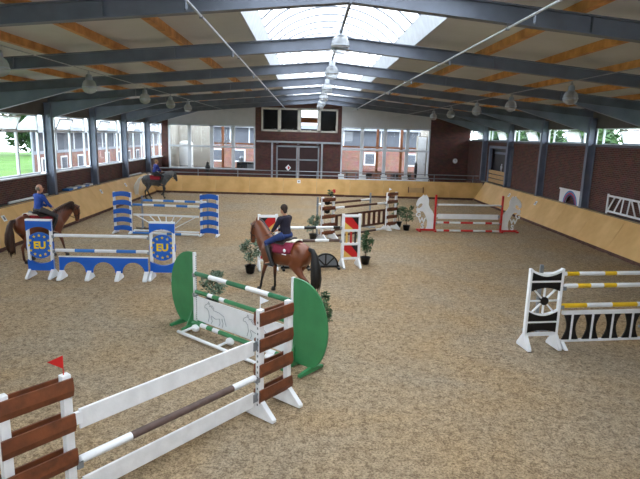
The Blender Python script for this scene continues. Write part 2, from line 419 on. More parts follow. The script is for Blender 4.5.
# back wall with openings
bw = MB()
for (x0, x1, z0, z1) in [(-12.6, -12.05, -.1, 5.6), (-12.05, -5.0, -.1, 1.36), (-5.0, -3.3, -.1, 4.55), (.25, 2.0, -.1, 4.55), (-3.3, .25, 3.45, 4.55),
                         (-5.0, -4.52, 4.55, 6.5), (1.68, 2.0, 4.55, 6.5), (2.0, 9.3, -.1, .75), (9.3, 12.6, -.1, 5.75)]:
    bw.box(x0, x1, YB, YB+.3, z0, z1)
wall_back = struct(bw.build('wall_back', 'brick_y'))
def slope_panel(x0, x1, z0, name):
    m = MB(); zt = lambda x: 7.15-.092*abs(x)
    xs = [x0, x1] if x0*x1 > 0 else [x0, 0, x1]
    m.prism([(x0, z0), (x1, z0)]+[(x, zt(x)) for x in reversed(xs)], YB+.04, YB+.26)
    return m.build(name, 'panelwhite', wall_back)
slope_panel(-12.05, -5.0, 4.92, 'infill_panel'); slope_panel(2.0, 9.3, 5.05, 'infill_panel')
m = MB(); m.prism([(-5, 6.45), (2, 6.45), (2, 7.0), (0, 7.2), (-5, 6.8)], YB+.02, YB+.28); m.build('gable_strip', 'darkbrown', wall_back)
m = MB(); m.prism([(9.3, 5.7), (12.6, 5.7), (12.6, 6.0), (9.3, 6.4)], YB, YB+.3); m.build('gable_brick', 'brick_y', wall_back)
m = MB(); m.prism([(-12.6, 5.55), (-12.05, 5.55), (-12.05, 6.05), (-12.6, 6.0)], YB, YB+.3); m.build('gable_brick', 'brick_y', wall_back)
def back_window(x0, x1, z0, z1, mull, trans, fk, t=.12):
    wn[0] += 1; w = structe('window_%d' % wn[0], (0, YB+.12, 0)); fr = MB()
    fr.box(x0, x1, -.14, .06, z0, z0+t).box(x0, x1, -.14, .06, z1-t, z1).box(x0, x0+t, -.14, .06, z0, z1).box(x1-t, x1, -.14, .06, z0, z1)
    for x in mull: fr.box(x-.13, x+.13, -.14, .06, z0, z1)
    for z in trans: fr.box(x0, x1, -.13, .05, z-.07, z+.07)
    fr.build('frame', fk, w)
    X = [x0+t]+[v for x in mull for v in (x-.13, x+.13)]+[x1-t]; Z = [z0+t]+[v for z in trans for v in (z-.07, z+.07)]+[z1-t]
    for i in range(0, len(X), 2):
        for j in range(0, len(Z), 2): pane(X[i], X[i+1], -.01, .01, Z[j], Z[j+1], w)
back_window(-12.05, -5.0, 1.36, 4.94, [-10.35, -8.55, -6.8], [3.2], 'frame')
back_window(2.0, 9.3, .75, 5.07, [3.72, 5.6, 7.45], [3.25], 'frame')
back_window(-4.52, 1.68, 4.55, 6.42, [-3.06, -1.45, .16], [], 'framebeige', .14)
# double door of the back wall with sliding track
d1 = structe('door_1', (0, YB, 0))
for (x0, x1) in ((-3.28, -1.53), (-1.5, .24)):
    lf = MB().box(x0+.02, x1-.02, .02, .08, .42, 3.42).build('leaf', 'doorred', d1)
    fr = MB()
    fr.box(x0, x0+.12, -.05, .1, .4, 3.45).box(x1-.12, x1, -.05, .1, .4, 3.45).box(x0, x1, -.05, .1, 3.32, 3.45).box(x0, x1, -.05, .1, 2.25, 2.37).box(x0, x1, -.05, .1, .4, .55)
    fr.build('leaf_frame', 'galv', lf)
tr = MB().box(-4.9, 1.95, -.2, -.03, 3.66, 3.8); tr.build('sliding_track', 'zinc', d1)
for x in (-3.62, .45): MB().box(x-.07, x+.07, -.18, -.04, .4, 3.7).build('track_post', 'zinc', d1)
for x in (-3.2, -1.5, .1): MB().lathe([(.09, 0), (.09, .05)], 12, (x, -.12, 3.55)).build('roller', 'galv', d1)
# side gate in the right wall
d2 = structe('door_2', (12.55, 34.85, 0))
MB().box(.12, .2, 0, 4.1, .4, 3.75).build('leaf', 'doorblack', d2)
fr = MB()
for y in (-.12, 4.0): fr.box(-.16, .02, y, y+.2, KH-.05, 3.95)
fr.box(-.16, .02, -.12, 4.2, 3.78, 3.95); fr.box(-.08, .02, 1.0, 1.1, KH, 3.8); fr.box(-.1, .02, .95, 3.2, 3.4, 3.55)
fr.build('door_frame', 'column_steel', d2)
for z in (1.42, 1.72, 2.02): MB().box(-.13, -.08, .25, 3.95, z, z+.24).build('board', 'planktan', d2)
e = MB(); e.box(.1, .12, 2.0, 2.35, 2.45, 2.62).box(.1, .12, 2.08, 2.2, 2.25, 2.75).box(.1, .12, 2.25, 2.33, 2.3, 2.55); e.build('white_mark', 'white', d2)

# ceiling slabs and skylight
ZC = 7.12
def ceil_slab(sx, name):
    x0, x1 = 2.12*sx, 13.1*sx; z = lambda x: ZC-.092*abs(x)
    q = lambda x: [(x, YF-.3, z(x)), (x, YB+.4, z(x)), (x, YB+.4, z(x)+.2), (x, YF-.3, z(x)+.2)]
    return struct(MB().hexa(q(x0), q(x1)).build(name, 'ceil'))
ceil_slab(-1, 'ceiling'); ceil_slab(1, 'ceiling.001')
SY0, SY1 = 1.0, 43.0
sk = structe('window_%d' % (wn[0]+1), (0, 0, 0)); sk['label'] = 'white arched skylight along the roof ridge'
for sx in (-1, 1):
    MB().hexa([(sx*2.1, SY0, 6.8), (sx*2.1, SY1, 6.8), (sx*2.16, SY1, 6.8), (sx*2.16, SY0, 6.8)],
              [(sx*1.95, SY0, 7.3), (sx*1.95, SY1, 7.3), (sx*2.01, SY1, 7.3), (sx*2.01, SY0, 7.3)]).build('curb', 'zinc', sk)
for (y0, y1) in ((YF-.2, SY0), (SY1, YB+.3)): MB().box(-2.2, 2.2, y0, y1, 6.95, 7.1).build('ridge_cap', 'ceil', sk)
cz = 7.3-1.9; R_ = math.hypot(1.98, 1.9); a0 = math.atan2(1.9, 1.98)
A = [a0+(PI-2*a0)*i/16 for i in range(17)]
vm = MB(); ps = [(R_*math.cos(a), cz+R_*math.sin(a)) for a in A]; pi_ = [((R_-.016)*math.cos(a), cz+(R_-.016)*math.sin(a)) for a in A]
vm.prism(ps+pi_[::-1], .02, 1.03); vme = vm.mesh('pane', 'poly')
rb = MB(); P1 = [((R_-.05)*math.cos(a), 0, cz+(R_-.05)*math.sin(a)) for a in A]; rb.loft(P1, .022, 6); rme = rb.mesh('rib', 'steel')
for k in range(40):
    y = SY0+k*1.05; linked('pane', vme, sk, (0, y, 0)); linked('rib', rme, sk, (0, y, 0))
linked('rib', rme, sk, (0, SY1, 0))
for y in (SY0, SY1):
    MB().prism(ps+[(-1.98, 7.1), (1.98, 7.1)], y-.02, y+.02).build('end_panel', 'poly', sk)

# girders, columns, purlins
ORD = ['first', 'second', 'third', 'fourth', 'fifth', 'sixth', 'seventh', 'eighth']
def girder_parts():
    out = []
    for sx in (-1, 1):
        m = MB(); D = .32; x1 = 12.3
        def seg(xa, xb, da, db, hw):
            q = lambda x, a, b: [(sx*x, -hw, zbot(x)+a), (sx*x, hw, zbot(x)+a), (sx*x, hw, zbot(x)+b), (sx*x, -hw, zbot(x)+b)]
            m.hexa(q(xa, da, db), q(xb, da, db))
        seg(0, x1, 0, .025, .1); seg(0, x1, D-.025, D, .1); seg(0, x1, .02, D-.02, .012)
        for x in (4.2, 8.4): m.box(*sorted((sx*x-.01, sx*x+.01)), -.095, .095, zbot(x)+.01, zbot(x)+D-.01)
        out.append(('rafter', m.mesh('rafter', 'steel')))
        h = MB(); xa, xb = 8.7, 12.3; zb = lambda x: zbot(x)-.7*((x-xa)/(xb-xa))
        q = lambda x: [(sx*x, -.1, zb(x)-.02), (sx*x, .1, zb(x)-.02), (sx*x, .1, zb(x)+.004), (sx*x, -.1, zb(x)+.004)]
        h.hexa(q(xa), q(xb)); h.prism([(sx*xa, zbot(xa)), (sx*xb, zbot(xb)), (sx*xb, zb(xb))], -.012, .012)
        out.append(('haunch', h.mesh('haunch', 'column_steel')))  # paler steel than the rafter: window light on the web put into colour
    m = MB().box(-.02, .02, -.11, .11, 6.6, 6.96); out.append(('ridge_plate', m.mesh('ridge_plate', 'steel')))
    return out
gp = girder_parts()
for i in range(0, 9):
    y = GY(i) if i < 8 else YB-.2
    if i == 8: y = YB-.14
    if i == 0: lab = 'dark steel roof girder overhead closest to the gallery'
    elif i == 8: lab = 'dark steel roof girder set against the back gable wall'
    else: lab = 'dark blue-grey steel roof girder, %s one counting from the top of the picture' % ORD[i-1]
    if i == 8: continue
    g = thing('roof_girder', lab, 'girder', (0, y, 0), 0, 'steel roof girders')
    for n, me in gp: linked(n, me, g)
cm = {}
for sx in (-1, 1):
    m = MB(); m.box(-.18, -.155, -.11, .11, 0, 4.1).box(.155, .18, -.11, .11, 0, 4.1).box(-.16, .16, -.008, .008, 0, 4.1); cm[sx] = m.mesh('shaft', 'column_steel')
bpl = MB().box(-.2, .2, -.15, .15, 0, .03).mesh('base_plate', 'steel')
stf = MB().box(-.16, .16, -.105, .105, 3.62, 3.64).box(-.16, .16, -.105, .105, 4.07, 4.1).mesh('stiffener', 'column_steel')
nl = {3: 'fifth', 4: 'fourth', 5: 'third', 6: 'second', 7: 'nearest'}
for i in range(0, 8):
    for sx in (-1, 1):
        side = 'window' if sx < 0 else 'brick'
        if i >= 4: lab = 'blue-grey steel column on the %s side, %s to the back wall' % ('left window' if sx < 0 else 'right brick', {4: 'fourth closest', 5: 'third closest', 6: 'second closest', 7: 'closest'}[i])
        else: lab = 'steel column on the %s side outside the picture, %s bay' % ('left window' if sx < 0 else 'right brick', ORD[i])
        c = thing('steel_column', lab, 'column', (sx*12.36, GY(i), KH), 0, 'steel columns along the side walls')
        linked('shaft', cm[sx], c); linked('base_plate', bpl, c); linked('stiffener', stf, c)
for sx in (-1, 1):
    for k, x in enumerate((4.0, 5.75, 7.5, 9.25, 11.0)):
        zz = zbot(x)+.325
        m = MB().box(sx*x-.07, sx*x+.07, YF, YB+.02, zz, zz+.185)
        tag(m.build('roof_purlin', 'purlin'), 'orange wooden roof purlin on the %s slope, %s from the skylight' % ('left' if sx < 0 else 'right', ['nearest', 'second', 'third', 'fourth', 'farthest'][k]), 'purlin', 'wooden roof purlins')
# pipes under the girders
for sx, X, z in ((-1, -2.55, 6.33), (1, 2.75, 6.3)):
    t = thing('sprinkler_pipe', 'thin pale pipe running lengthways under the roof girders %s of the skylight' % ('left' if sx < 0 else 'right'), 'pipe', (X, 0, z), 0, 'pipes under the girders')
    MB().loft([(0, 2, 0), (0, YB, 0)], .022, 8, side=(0, 0, 1)).build('tube', 'zinc', t, True)
    hm = MB().box(-.008, .008, -.008, .008, 0, zbot(X)-z+.02).box(-.03, .03, -.015, .015, -.035, .0).mesh('hanger', 'steel')
    for i in range(0, 8): linked('hanger', hm, t, (0, GY(i), 0))
    nm = MB().lathe([(.012, -.16), (.03, -.14), (.03, -.08), (.012, -.02)], 8).mesh('nozzle', 'steel')
    for i in range(0, 8): linked('nozzle', nm, t, (0, GY(i)-1.2, 0))
t = thing('cable_conduit', 'dark conduit running along the ridge below the skylight', 'conduit', (.1, 0, 7.0))
MB().box(-.03, .03, 2, YB-.1, -.03, .03).build('conduit', 'steel', t)
for sx, X, z in ((-1, -6.65, 5.92), (1, 6.2, 5.95)):
    w = MB().loft([(X, 2, z), (X, YB, z)], .012, 6, side=(0, 0, 1)).build('lamp_cable', 'galv')
    tag(w, 'thin cable carrying the %s row of hanging lamps' % ('left' if sx < 0 else 'right'), 'cable')
# lamps
def lamp_meshes():
    L_ = []
    L_.append(('housing', MB().lathe([(.02, .30), (.1, .29), (.115, .2), (.12, .12), (.13, .1)], 16).mesh('housing', 'galv', True)))
    L_.append(('shade', MB().lathe([(.12, .11), (.19, .06), (.235, -.04), (.25, -.12), (.25, -.135)], 20).mesh('shade', 'lampglass', True)))
    L_.append(('rim', MB().lathe([(.252, -.13), (.262, -.14), (.262, -.16), (.25, -.165)], 20).mesh('rim', 'galv', True)))
    L_.append(('lens', MB().lathe([(.25, -.16), (.24, -.23), (.19, -.31), (.09, -.36), (.0, -.37)], 20).mesh('lens', 'lampglass', True)))
    return L_
lm = lamp_meshes()
def lamp(x, y, z, top, lab, grp, s=.75):
    t = thing('pendant_lamp', lab, 'lamp', (x, y, z), 0, grp)
    for n, me in lm: linked(n, me, t).scale = (s, s, s)
    MB().loft([(0, 0, .28*s), (0, 0, max(top-z, .3*s))], .012, 6).build('rod', 'galv', t)
    MB().ring((0, 0, .33*s), (0, 0, 1), (1, 0, 0), .05, .03, .008).build('hook', 'galv', t)
cz_ = [(14.55, 6.8), (19.6, 6.66), (24.65, 6.52), (29.7, 6.46), (34.7, 6.43), (38.9, 6.45)]
for k, (y, z) in enumerate(cz_):
    lamp(.1, y, z, 7.0, ['largest glass pendant lamp in the ridge row, closest to the camera', 'second largest pendant lamp in the ridge row', 'third pendant lamp in the ridge row', 'fourth pendant lamp in the ridge row', 'fifth pendant lamp in the ridge row', 'smallest and farthest pendant lamp in the ridge row'][k], 'lamps along the ridge', .95)
for k, (x, y) in enumerate([(-6.63, 10.9), (-6.63, 15.25), (-6.7, 20.3), (-6.68, 24.0), (-6.64, 27.4)]):
    lamp(-6.65, y, 5.6, 5.92, ['bell pendant lamp cut off by the left picture edge', 'largest whole bell pendant lamp of the left row', 'third bell pendant lamp of the left row', 'fourth bell pendant lamp of the left row', 'farthest small bell pendant lamp of the left row'][k], 'lamps of the left row')
for k, (x, y) in enumerate([(6.2, 14.45), (6.24, 18.7), (6.15, 22.5), (6.2, 26.6), (6.1, 30.3)]):
    lamp(6.2, y, 5.62, 5.95, ['largest bell pendant lamp of the right row', 'second bell pendant lamp of the right row', 'third bell pendant lamp of the right row', 'fourth bell pendant lamp of the right row', 'farthest small bell pendant lamp of the right row'][k], 'lamps of the right row')

# walkway railing on the back kickboard
rl = thing('railing', 'grey tube railing behind the back kickboard', 'railing', (0, 39.75, .5))
for z in (.92, 1.2): MB().loft([(-12.0, 0, z), (12.0, 0, z)], .03, 8).build('rail', 'galv', rl)
pm = MB().lathe([(.028, 0), (.028, 1.2)], 8).mesh('post', 'galv')
for k in range(9): linked('post', pm, rl, (-11.6+k*2.9, 0, 0))

# ------------------------------------------------------------------ rooms behind the back wall
rm = None
def room(x0, x1, z0, z1, y1):
    struct(MB().box(x0-.15, x0, YB+.3, y1, z0, z1).build('wall_foyer', 'roomwhite')); struct(MB().box(x1, x1+.15, YB+.3, y1, z0, z1).build('wall_foyer', 'roomwhite'))
    struct(MB().box(x0, x1, YB+.3, y1, .3, .42).build('floor_foyer', 'roomfloor'))
room(-12.2, -4.85, .3, 5.2, 50); room(1.85, 9.6, .3, 5.2, 50)
for x0, x1 in ((-12.3, -4.8), (1.8, 9.7)): struct(MB().box(x0, x1, YB+.35, 50, 5.2, 5.24).build('ceiling_foyer', 'poly'))  # translucent roof, shaped so that sky light reaches the foyers
# partition with board in the left foyer, rear posts and beams of orange timber
pw = MB().box(-12.2, -9.45, 48.8, 48.95, .4, 5.2); struct(pw.build('wall_partition', 'roomwhite'))
for x in (-11.2, -10.2): struct(MB().box(x-.04, x+.04, 48.74, 48.8, 2.6, 5.0).build('trim_batten', 'framebeige'))
for x in (-8.45, 5.65, 7.85): tag(MB().box(x-.11, x+.11, 49.72, 49.95, .42, 5.2).build('timber_post', 'timber'), {-8.45: 'orange timber post behind the left foyer windows', 5.65: 'left orange timber post behind the right foyer windows', 7.85: 'right orange timber post behind the right foyer windows'}[x], 'post', 'foyer timber posts')
for x0, x1 in ((-9.4, -4.85), (1.85, 9.6)): struct(MB().box(x0, x1, 49.97, 50.1, 3.28, 3.45).build('trim_beam', 'timber'))
for x0, x1 in ((-9.4, -4.85), (1.85, 9.6)): struct(MB().box(x0, x1, 49.98, 50.12, .42, 1.25).build('wall_parapet', 'brick_out_y'))
# dark closed upper room with a far opening crossed by an orange beam
ur = MB(); ur.box(-4.7, -4.6, YB+.3, 49, 4.3, 6.7).box(1.75, 1.85, YB+.3, 49, 4.3, 6.7).box(-4.7, 1.85, YB+.3, 49.1, 4.2, 4.4).box(-4.7, 1.85, YB+.28, 49.1, 6.55, 6.7)
ur.box(-4.7, -1.35, 49, 49.1, 4.3, 6.7).box(.2, 1.85, 49, 49.1, 4.3, 6.7).box(-1.35, .2, 49, 49.1, 4.3, 4.85)
struct(ur.build('wall_upper_room', 'darkpanel'))
struct(MB().box(-1.4, .25, 49.15, 49.3, 5.4, 5.85).build('trim_orange', 'orange'))
# foyer furniture
t = thing('water_tank', 'tall white cylinder tank behind the left foyer window', 'tank', (-11.2, 47.2, .42))
MB().lathe([(.3, 0), (.55, .06), (.58, .2), (.58, 2.9), (.5, 3.05), (.2, 3.12)], 20).build('tank_body', 'tank', t, True)
MB().lathe([(.6, 1.0), (.6, 1.06)], 20).build('tank_band', 'galv', t)
MB().box(-.5, .5, -.5, .5, -.0, .05).build('tank_base', 'black', t)
t = thing('arc_lamp', 'black curved arc lamp behind the left foyer window', 'lamp', (-7.35, 47.2, .42))
MB().lathe([(.2, 0), (.2, .04)], 14).build('lamp_base', 'black', t)
MB().loft([(.1, 0, .03), (.1, 0, 2.6), (.05, 0, 3.1), (-.15, 0, 3.35), (-.4, 0, 3.3), (-.5, 0, 3.1)], .035, 8).build('lamp_pole', 'black', t, True)
MB().lathe([(.04, .12), (.16, 0), (.17, -.04)], 12, (-.5, 0, 3.02)).build('lamp_shade', 'black', t)
def table(x, y, w, lab):
    t = thing('foyer_table', lab, 'table', (x, y, .42), 0, 'foyer tables')
    MB().box(-w/2, w/2, -.4, .4, .72, .78).build('table_top', 'darkbrown', t)
    lg = MB().box(-.03, .03, -.03, .03, 0, .72).mesh('leg', 'black')
    for a in (-1, 1):
        for b_ in (-1, 1): linked('leg', lg, t, (a*(w/2-.08), b_*.32, 0))
def chair(x, y, z, rz, key, lab, grp):
    t = thing('stacking_chair', lab, 'chair', (x, y, z), rz, grp)
    MB().box(-.22, .22, -.22, .22, .43, .47).build('seat', key, t, bevel=.01)
    MB().hexa([(-.22, .19, .5), (.22, .19, .5), (.22, .22, .5), (-.22, .22, .5)], [(-.24, .27, .9), (.24, .27, .9), (.24, .3, .9), (-.24, .3, .9)]).build('backrest', key, t)
    lg = MB().loft([(0, 0, 0), (0, 0, .44)], .014, 6).mesh('leg', key)
    for a in (-.19, .19):
        for b_ in (-.19, .19): linked('leg', lg, t, (a, b_, 0))
    for a in (-.21, .21):
        MB().loft([(a, -.2, .45), (a, -.2, .66), (a, .22, .68)], .014, 6, side=(1, 0, 0)).build('armrest', key, t)
table(5.2, 47.3, 1.5, 'dark table behind the middle of the right foyer windows'); table(7.4, 47.4, 1.5, 'dark table behind the right end of the right foyer windows'); table(3.2, 47.6, 1.0, 'dark table at the left end of the right foyer'); table(-8.6, 47.0, 1.2, 'dark table in the left foyer')
k = 0
for x, l_ in ((4.6, 'leftmost'), (5.8, 'second'), (6.9, 'third'), (8.0, 'rightmost')):
    chair(x, 46.5, .42, PI, 'black', '%s dark chair behind the right foyer windows' % l_, 'dark foyer chairs')
t = thing('cabinet', 'tall white cabinet behind the right edge of the right foyer windows', 'cabinet', (9.15, 47.2, .42))
MB().box(-.38, .38, -.3, .3, 0, 4.1).build('carcass', 'roomwhite', t); MB().box(-.35, .35, -.33, -.3, .1, 4.0).build('cabinet_door', 'white', t); MB().box(.26, .29, -.36, -.33, 1.6, 1.8).build('handle', 'galv', t)
t = thing('coat_bundle', 'dark coat hanging behind the right foyer window', 'coat', (8.6, 46.3, .42))
MB().loft([(0, 0, .5), (0, 0, 1.2), (0, 0, 1.7), (0, 0, 1.85), (0, 0, 1.95)], [(.1, .14), (.14, .2), (.12, .22), (.06, .08), (.03, .03)], 12).build('coat', 'black', t, True)
MB().lathe([(.18, 0), (.18, .03), (.02, .05), (.02, 1.98)], 10, (0, .03, 0)).build('stand', 'galv', t)
t = thing('machine', 'dark machine in the lower right pane of the left foyer window', 'machine', (-6.0, 47.0, .42))
MB().box(-.8, .8, -.35, .35, 0, 1.5).build('machine_body', 'doorblack', t, bevel=.05); MB().lathe([(.2, 0), (.22, .3), (.1, .5)], 12, (-.4, 0, 1.5)).build('hopper', 'galv', t); MB().box(.1, .7, -.38, -.35, .8, 1.3).build('front_panel', 'meshgrey', t)
# chairs on the walkway
for x, l_ in ((1.95, 'leftmost'), (3.65, 'second from left'), (5.3, 'middle'), (6.95, 'second from right'), (8.6, 'rightmost')):
    chair(x, 42.0, .5, 0, 'plastic', '%s white plastic chair behind the back kickboard' % l_, 'white chairs on the walkway')
t = thing('display_stand', 'dark slim stand on the walkway in front of the left foyer window', 'stand', (-8.45, 42.2, .5))
MB().lathe([(.22, 0), (.22, .03), (.03, .06), (.03, .9), (.16, .95), (.2, 1.2), (.1, 1.42), (.12, 1.5), (.02, 1.62)], 12).build('stand_body', 'black', t, True)
MB().box(-.25, .25, -.02, .02, .85, .9).build('crossbar', 'black', t)
t = thing('wall_clock', 'round pale clock on the dark brick at the right of the back wall', 'clock', (11.48, YB-.02, 2.56))
c_ = MB().lathe([(.2, -.02), (.21, 0), (.2, .03)], 20).build('clock_case', 'framebeige', t); c_.rotation_euler[0] = PI/2
c_ = MB().lathe([(.18, 0), (.18, .005)], 20).build('clock_face', 'white', t); c_.rotation_euler[0] = PI/2; c_.location = (0, -.035, 0)
MB().box(-.008, .008, -.045, -.04, 0, .14).box(0, .1, -.045, -.04, -.008, .008).build('clock_hands', 'black', t)
t = thing('diamond_sign', 'small white and red diamond sign on the back double door', 'sign', (-2.29, YB-.1, 1.65))
MB().prism([(0, -.26), (.24, 0), (0, .26), (-.24, 0)], -.01, .01).build('plate', 'white', t)
MB().prism([(0, -.16), (.15, 0), (0, .16), (-.02, 0)], -.016, -.01).build('red_mark', 'red', t)
t = thing('wooden_box', 'flat wooden tray sign fixed to the back kickboard', 'sign', (7.25, KD+.02, .42), 0); t.rotation_euler[0] = -.15
MB().box(-.55, .55, -.06, -.02, 0, .34).build('board', 'planktan', t)
MB().box(-.57, -.51, -.08, -.02, -.02, .4).box(.51, .57, -.08, -.02, -.02, .4).build('bracket', 'darkbrown', t)
# letter plates on the kickboards
def plate(x, y, z, rx, ry, lab):
    t = thing('letter_plate', lab, 'sign', (x, y, z), 0, 'small plates on the kickboards'); t.rotation_euler = (rx, ry, 0)
    return t
for sx, y, l_ in ((-1, 20.1, 'left kickboard behind the chestnut horse'), (-1, 29.7, 'left kickboard above the blue slatted wing'), (-1, 33.7, 'left kickboard behind the grey horse'), (1, 29.3, 'right kickboard right of the white horse wing'), (1, 33.3, 'right kickboard above the white horse wing')):
    z = 1.0; x = sx*(W2+(KL-W2)*(z-.12)/(KH-.12)-.02); t = plate(x, y, z, 0, sx*math.atan2(KL-W2, KH-.12), 'small white plate on the '+l_)
    MB().box(-.012, .012, -.1, .1, -.12, .12).build('plate', 'white', t); MB().box(-.016, .016, -.05, .04, -.07, .07).build('mark', 'meshgrey', t)
t = thing('switch_plate', 'tiny pale plate on the middle of the back kickboard', 'sign', (-1.3, KD+.12, 1.0)); t.rotation_euler[0] = -.16
MB().box(-.12, .12, -.05, -.02, -.12, .12).build('plate', 'white', t); MB().box(-.05, .05, -.06, -.05, -.05, .05).build('mark', 'meshgrey', t)

# ------------------------------------------------------------------ outside
def building(name, lab, loc):
    return thing(name, lab, 'building', loc)
b1 = building('brick_house', 'brick building with grey upper storey seen through the left windows', (-20, 38.5, .25))
fp = lambda e: [(e, -e), (-6-e, 12-e), (-9, 60+e), (e, 60+e)]
MB().prism(fp(0), 0, 2.2, 'z').build('wall', 'brick_out_x', b1)
MB().prism(fp(.04), 2.2, 2.42, 'z').build('band', 'roofwhite', b1)
MB().prism(fp(0), 2.42, 3.75, 'z').build('cladding', 'cladding', b1)
MB().prism(fp(.8), 3.75, 4.2, 'z').build('fascia', 'roofwhite', b1)
MB().add([(.8, -.8, 4.2), (-6.8, 11.2, 4.2), (-9, 60.8, 4.2), (.8, 60.8, 4.2), (-3.2, 7, 5.4), (-4, 60.8, 5.6)], [(0, 1, 4), (1, 2, 5, 4), (2, 3, 5), (3, 0, 4, 5), (0, 3, 2, 1)]).build('roof', 'roofwhite', b1)
wm = MB().box(0, .06, 0, 1.1, 0, 1.2).mesh('window', 'frame'); gm = MB().box(.06, .08, .12, .98, .12, 1.08).mesh('pane', 'cladding')
for k in range(14):
    w = linked('window', wm, b1, (0, 1.2+k*3.1, .75)); linked('pane', gm, w)
    w = linked('window', MB().box(0, .05, 0, .14, 0, 1.35).mesh('mullion', 'frame'), b1, (0, .6+k*3.1, 2.42))
MB().box(-.02, .06, -.06, .12, 0, 3.75).build('corner_trim', 'roofwhite', b1)
b2 = building('courtyard_house', 'brick building with grey cladding seen through the back foyer windows', (0, 58, .3))
MB().box(-16, 16, 0, 6, 0, 2.75).build('wall', 'brick_out_y', b2)
MB().box(-16, 16, -.04, 6, 2.75, 3.0).build('band', 'roofwhite', b2)
MB().box(-16, 16, 0, 6, 3.0, 4.6).build('cladding', 'cladding', b2)
MB().prism([(-.6, 4.6), (6, 4.6), (6, 5.4), (3, 6.4), (-.6, 5.0)], -16.5, 16.5, 'x').build('roof', 'roofwhite', b2)
wm2 = MB().box(0, 1.25, -.06, 0, 0, 1.35).mesh('window', 'frame'); gm2 = MB().box(.14, 1.11, -.08, -.06, .14, 1.2).mesh('pane', 'cladding')
for x in (-14, -10.9, -8.6, -4, 1.5, 5.3, 9.7, 13): w = linked('window', wm2, b2, (x, 0, 1.0)); linked('pane', gm2, w)
ml = MB().box(0, .12, -.05, 0, 0, 1.6).mesh('mullion', 'frame')
for k in range(16): linked('mullion', ml, b2, (-15+k*2.0, 0, 3.0))

def leaves(n, blobs, size, rnd):
    m = MB()
    for i in range(n):
        bx, by, bz, r = blobs[i % len(blobs)]
        d = Vector((rnd.gauss(0, 1), rnd.gauss(0, 1), rnd.gauss(0, 1))).normalized()
        p = Vector((bx, by, bz))+d*r*(rnd.random()**.45)
        t = Vector((rnd.gauss(0, 1), rnd.gauss(0, 1), rnd.gauss(0, .6))).normalized(); u = t.cross(Vector((rnd.gauss(0, 1), rnd.gauss(0, 1), rnd.gauss(0, 1)))).normalized()
        s = size*(.7+.6*rnd.random()); n_ = t.cross(u)
        m.add([p-t*s, p+u*s*.36+n_*s*.1, p+t*s, p-u*s*.36+n_*s*.1], [(0, 1, 2), (0, 2, 3)])
    return m
rnd = random.Random(3)
def tree_mesh(seed, r, h):
    rr = random.Random(seed); bl = [(rr.uniform(-r, r)*.6, rr.uniform(-r, r)*.6, h*.55+rr.uniform(-.35, .4)*h, r*rr.uniform(.4, .65)) for _ in range(16)]
    return leaves(3400, bl, .42, rr).mesh('crown', 'treeleaf')
tm = [tree_mesh(1, 3.0, 6.5), tree_mesh(2, 3.4, 7.5)]
tk = MB().loft([(0, 0, 0), (.05, 0, 1.5), (0, .05, 3.5)], [.22, .18, .1], 8).mesh('trunk', 'stem')
def tree(x, y, k, lab, grp, s=1):
    t = thing('leafy_tree', lab, 'tree', (x, y, .22), rnd.uniform(0, 6), grp); t.scale = (s, s, s)
    c = linked('crown', tm[k], t); c['kind'] = 'stuff'; linked('trunk', tk, t)
for i, (x, y) in enumerate([(-43, 65), (-50, 77), (-40, 80), (-64, 74)]):
    tree(x, y, i % 2, '%s green tree beyond the lawn outside the left window' % ['nearest', 'middle', 'rear', 'leftmost'][i], 'trees beyond the lawn', 1.35)
for i, (x, y) in enumerate([(25, 36), (27, 42), (25, 48), (27.5, 54), (25, 60), (27, 67), (25, 74), (28, 81)]):
    tree(x, y, i % 2, '%s green tree outside the high right windows' % ['nearest', 'second', 'third', 'fourth', 'fifth', 'sixth', 'seventh', 'farthest'][i], 'trees beyond the right wall', .8)
hb = []
for i in range(30): hb.append((-54+rnd.uniform(0, 22), 55+rnd.uniform(-1.5, 1.5), .8, .8))
h = leaves(3000, hb, .2, rnd).build('hedge', 'treeleaf'); h['kind'] = 'stuff'; tag(h, 'low green hedge across the lawn outside the left window', 'hedge')

# ------------------------------------------------------------------ show jumps
def V2(p): return Vector((p[0], p[1], 0))
def jang(A, B): return math.atan2(B[1]-A[1], B[0]-A[0])
def pole(A, B, z, segs, label, r=.05, inset=.06, off=0., group=None, z2=None):
    """segs: list of (fraction, material key)"""
    a = V2(A); b = V2(B); d = (b-a).normalized(); nrm = Vector((-d.y, d.x, 0))
    a = a+d*inset+nrm*off; b = b-d*inset+nrm*off; Ln = (b-a).length
    keys = list(dict.fromkeys(k for _, k in segs)); tot = sum(f for f, _ in segs)
    P = []; R = []; S = []; x = 0
    P.append((0, 0, 0)); R.append(r*.9)
    P.append((.012, 0, 0)); R.append(r); S.append(keys.index(segs[0][1]))
    for f, k in segs:
        x += f/tot*Ln; P.append((min(x, Ln-.012), 0, 0)); R.append(r); S.append(keys.index(k))
    P.append((Ln, 0, 0)); R.append(r*.9); S.append(keys.index(segs[-1][1]))
    m = MB().loft(P, R, 14, segm=S)
    o = m.build('jump_pole', keys, None, True); o.location = (a.x, a.y, z); o.rotation_euler[2] = math.atan2(d.y, d.x)
    if z2 is not None: o.rotation_euler[1] = -math.atan2(z2-z, Ln)
    # keep caps flat
    return tag(o, label, 'pole', group)
def foot(parent, x, key='white', ln=.3, h=.3, w=.07, top=.06):
    m = MB().prism([(-ln, 0), (ln, 0), (ln, .05), (top, h), (-top, h), (-ln, .05)], x-w/2, x+w/2, 'x'); return m.build('foot', key, parent, bevel=.006)
def cups(parent, zs, fs=0):
    for z in zs: MB().box(-.07, .0, -.055+fs, .055+fs, z-.075, z-.05).box(-.07, -.0, .05+fs, .06+fs, z-.075, z+.01).box(-.07, 0, -.06+fs, -.05+fs, z-.075, z+.01).build('cup', 'galv', parent)
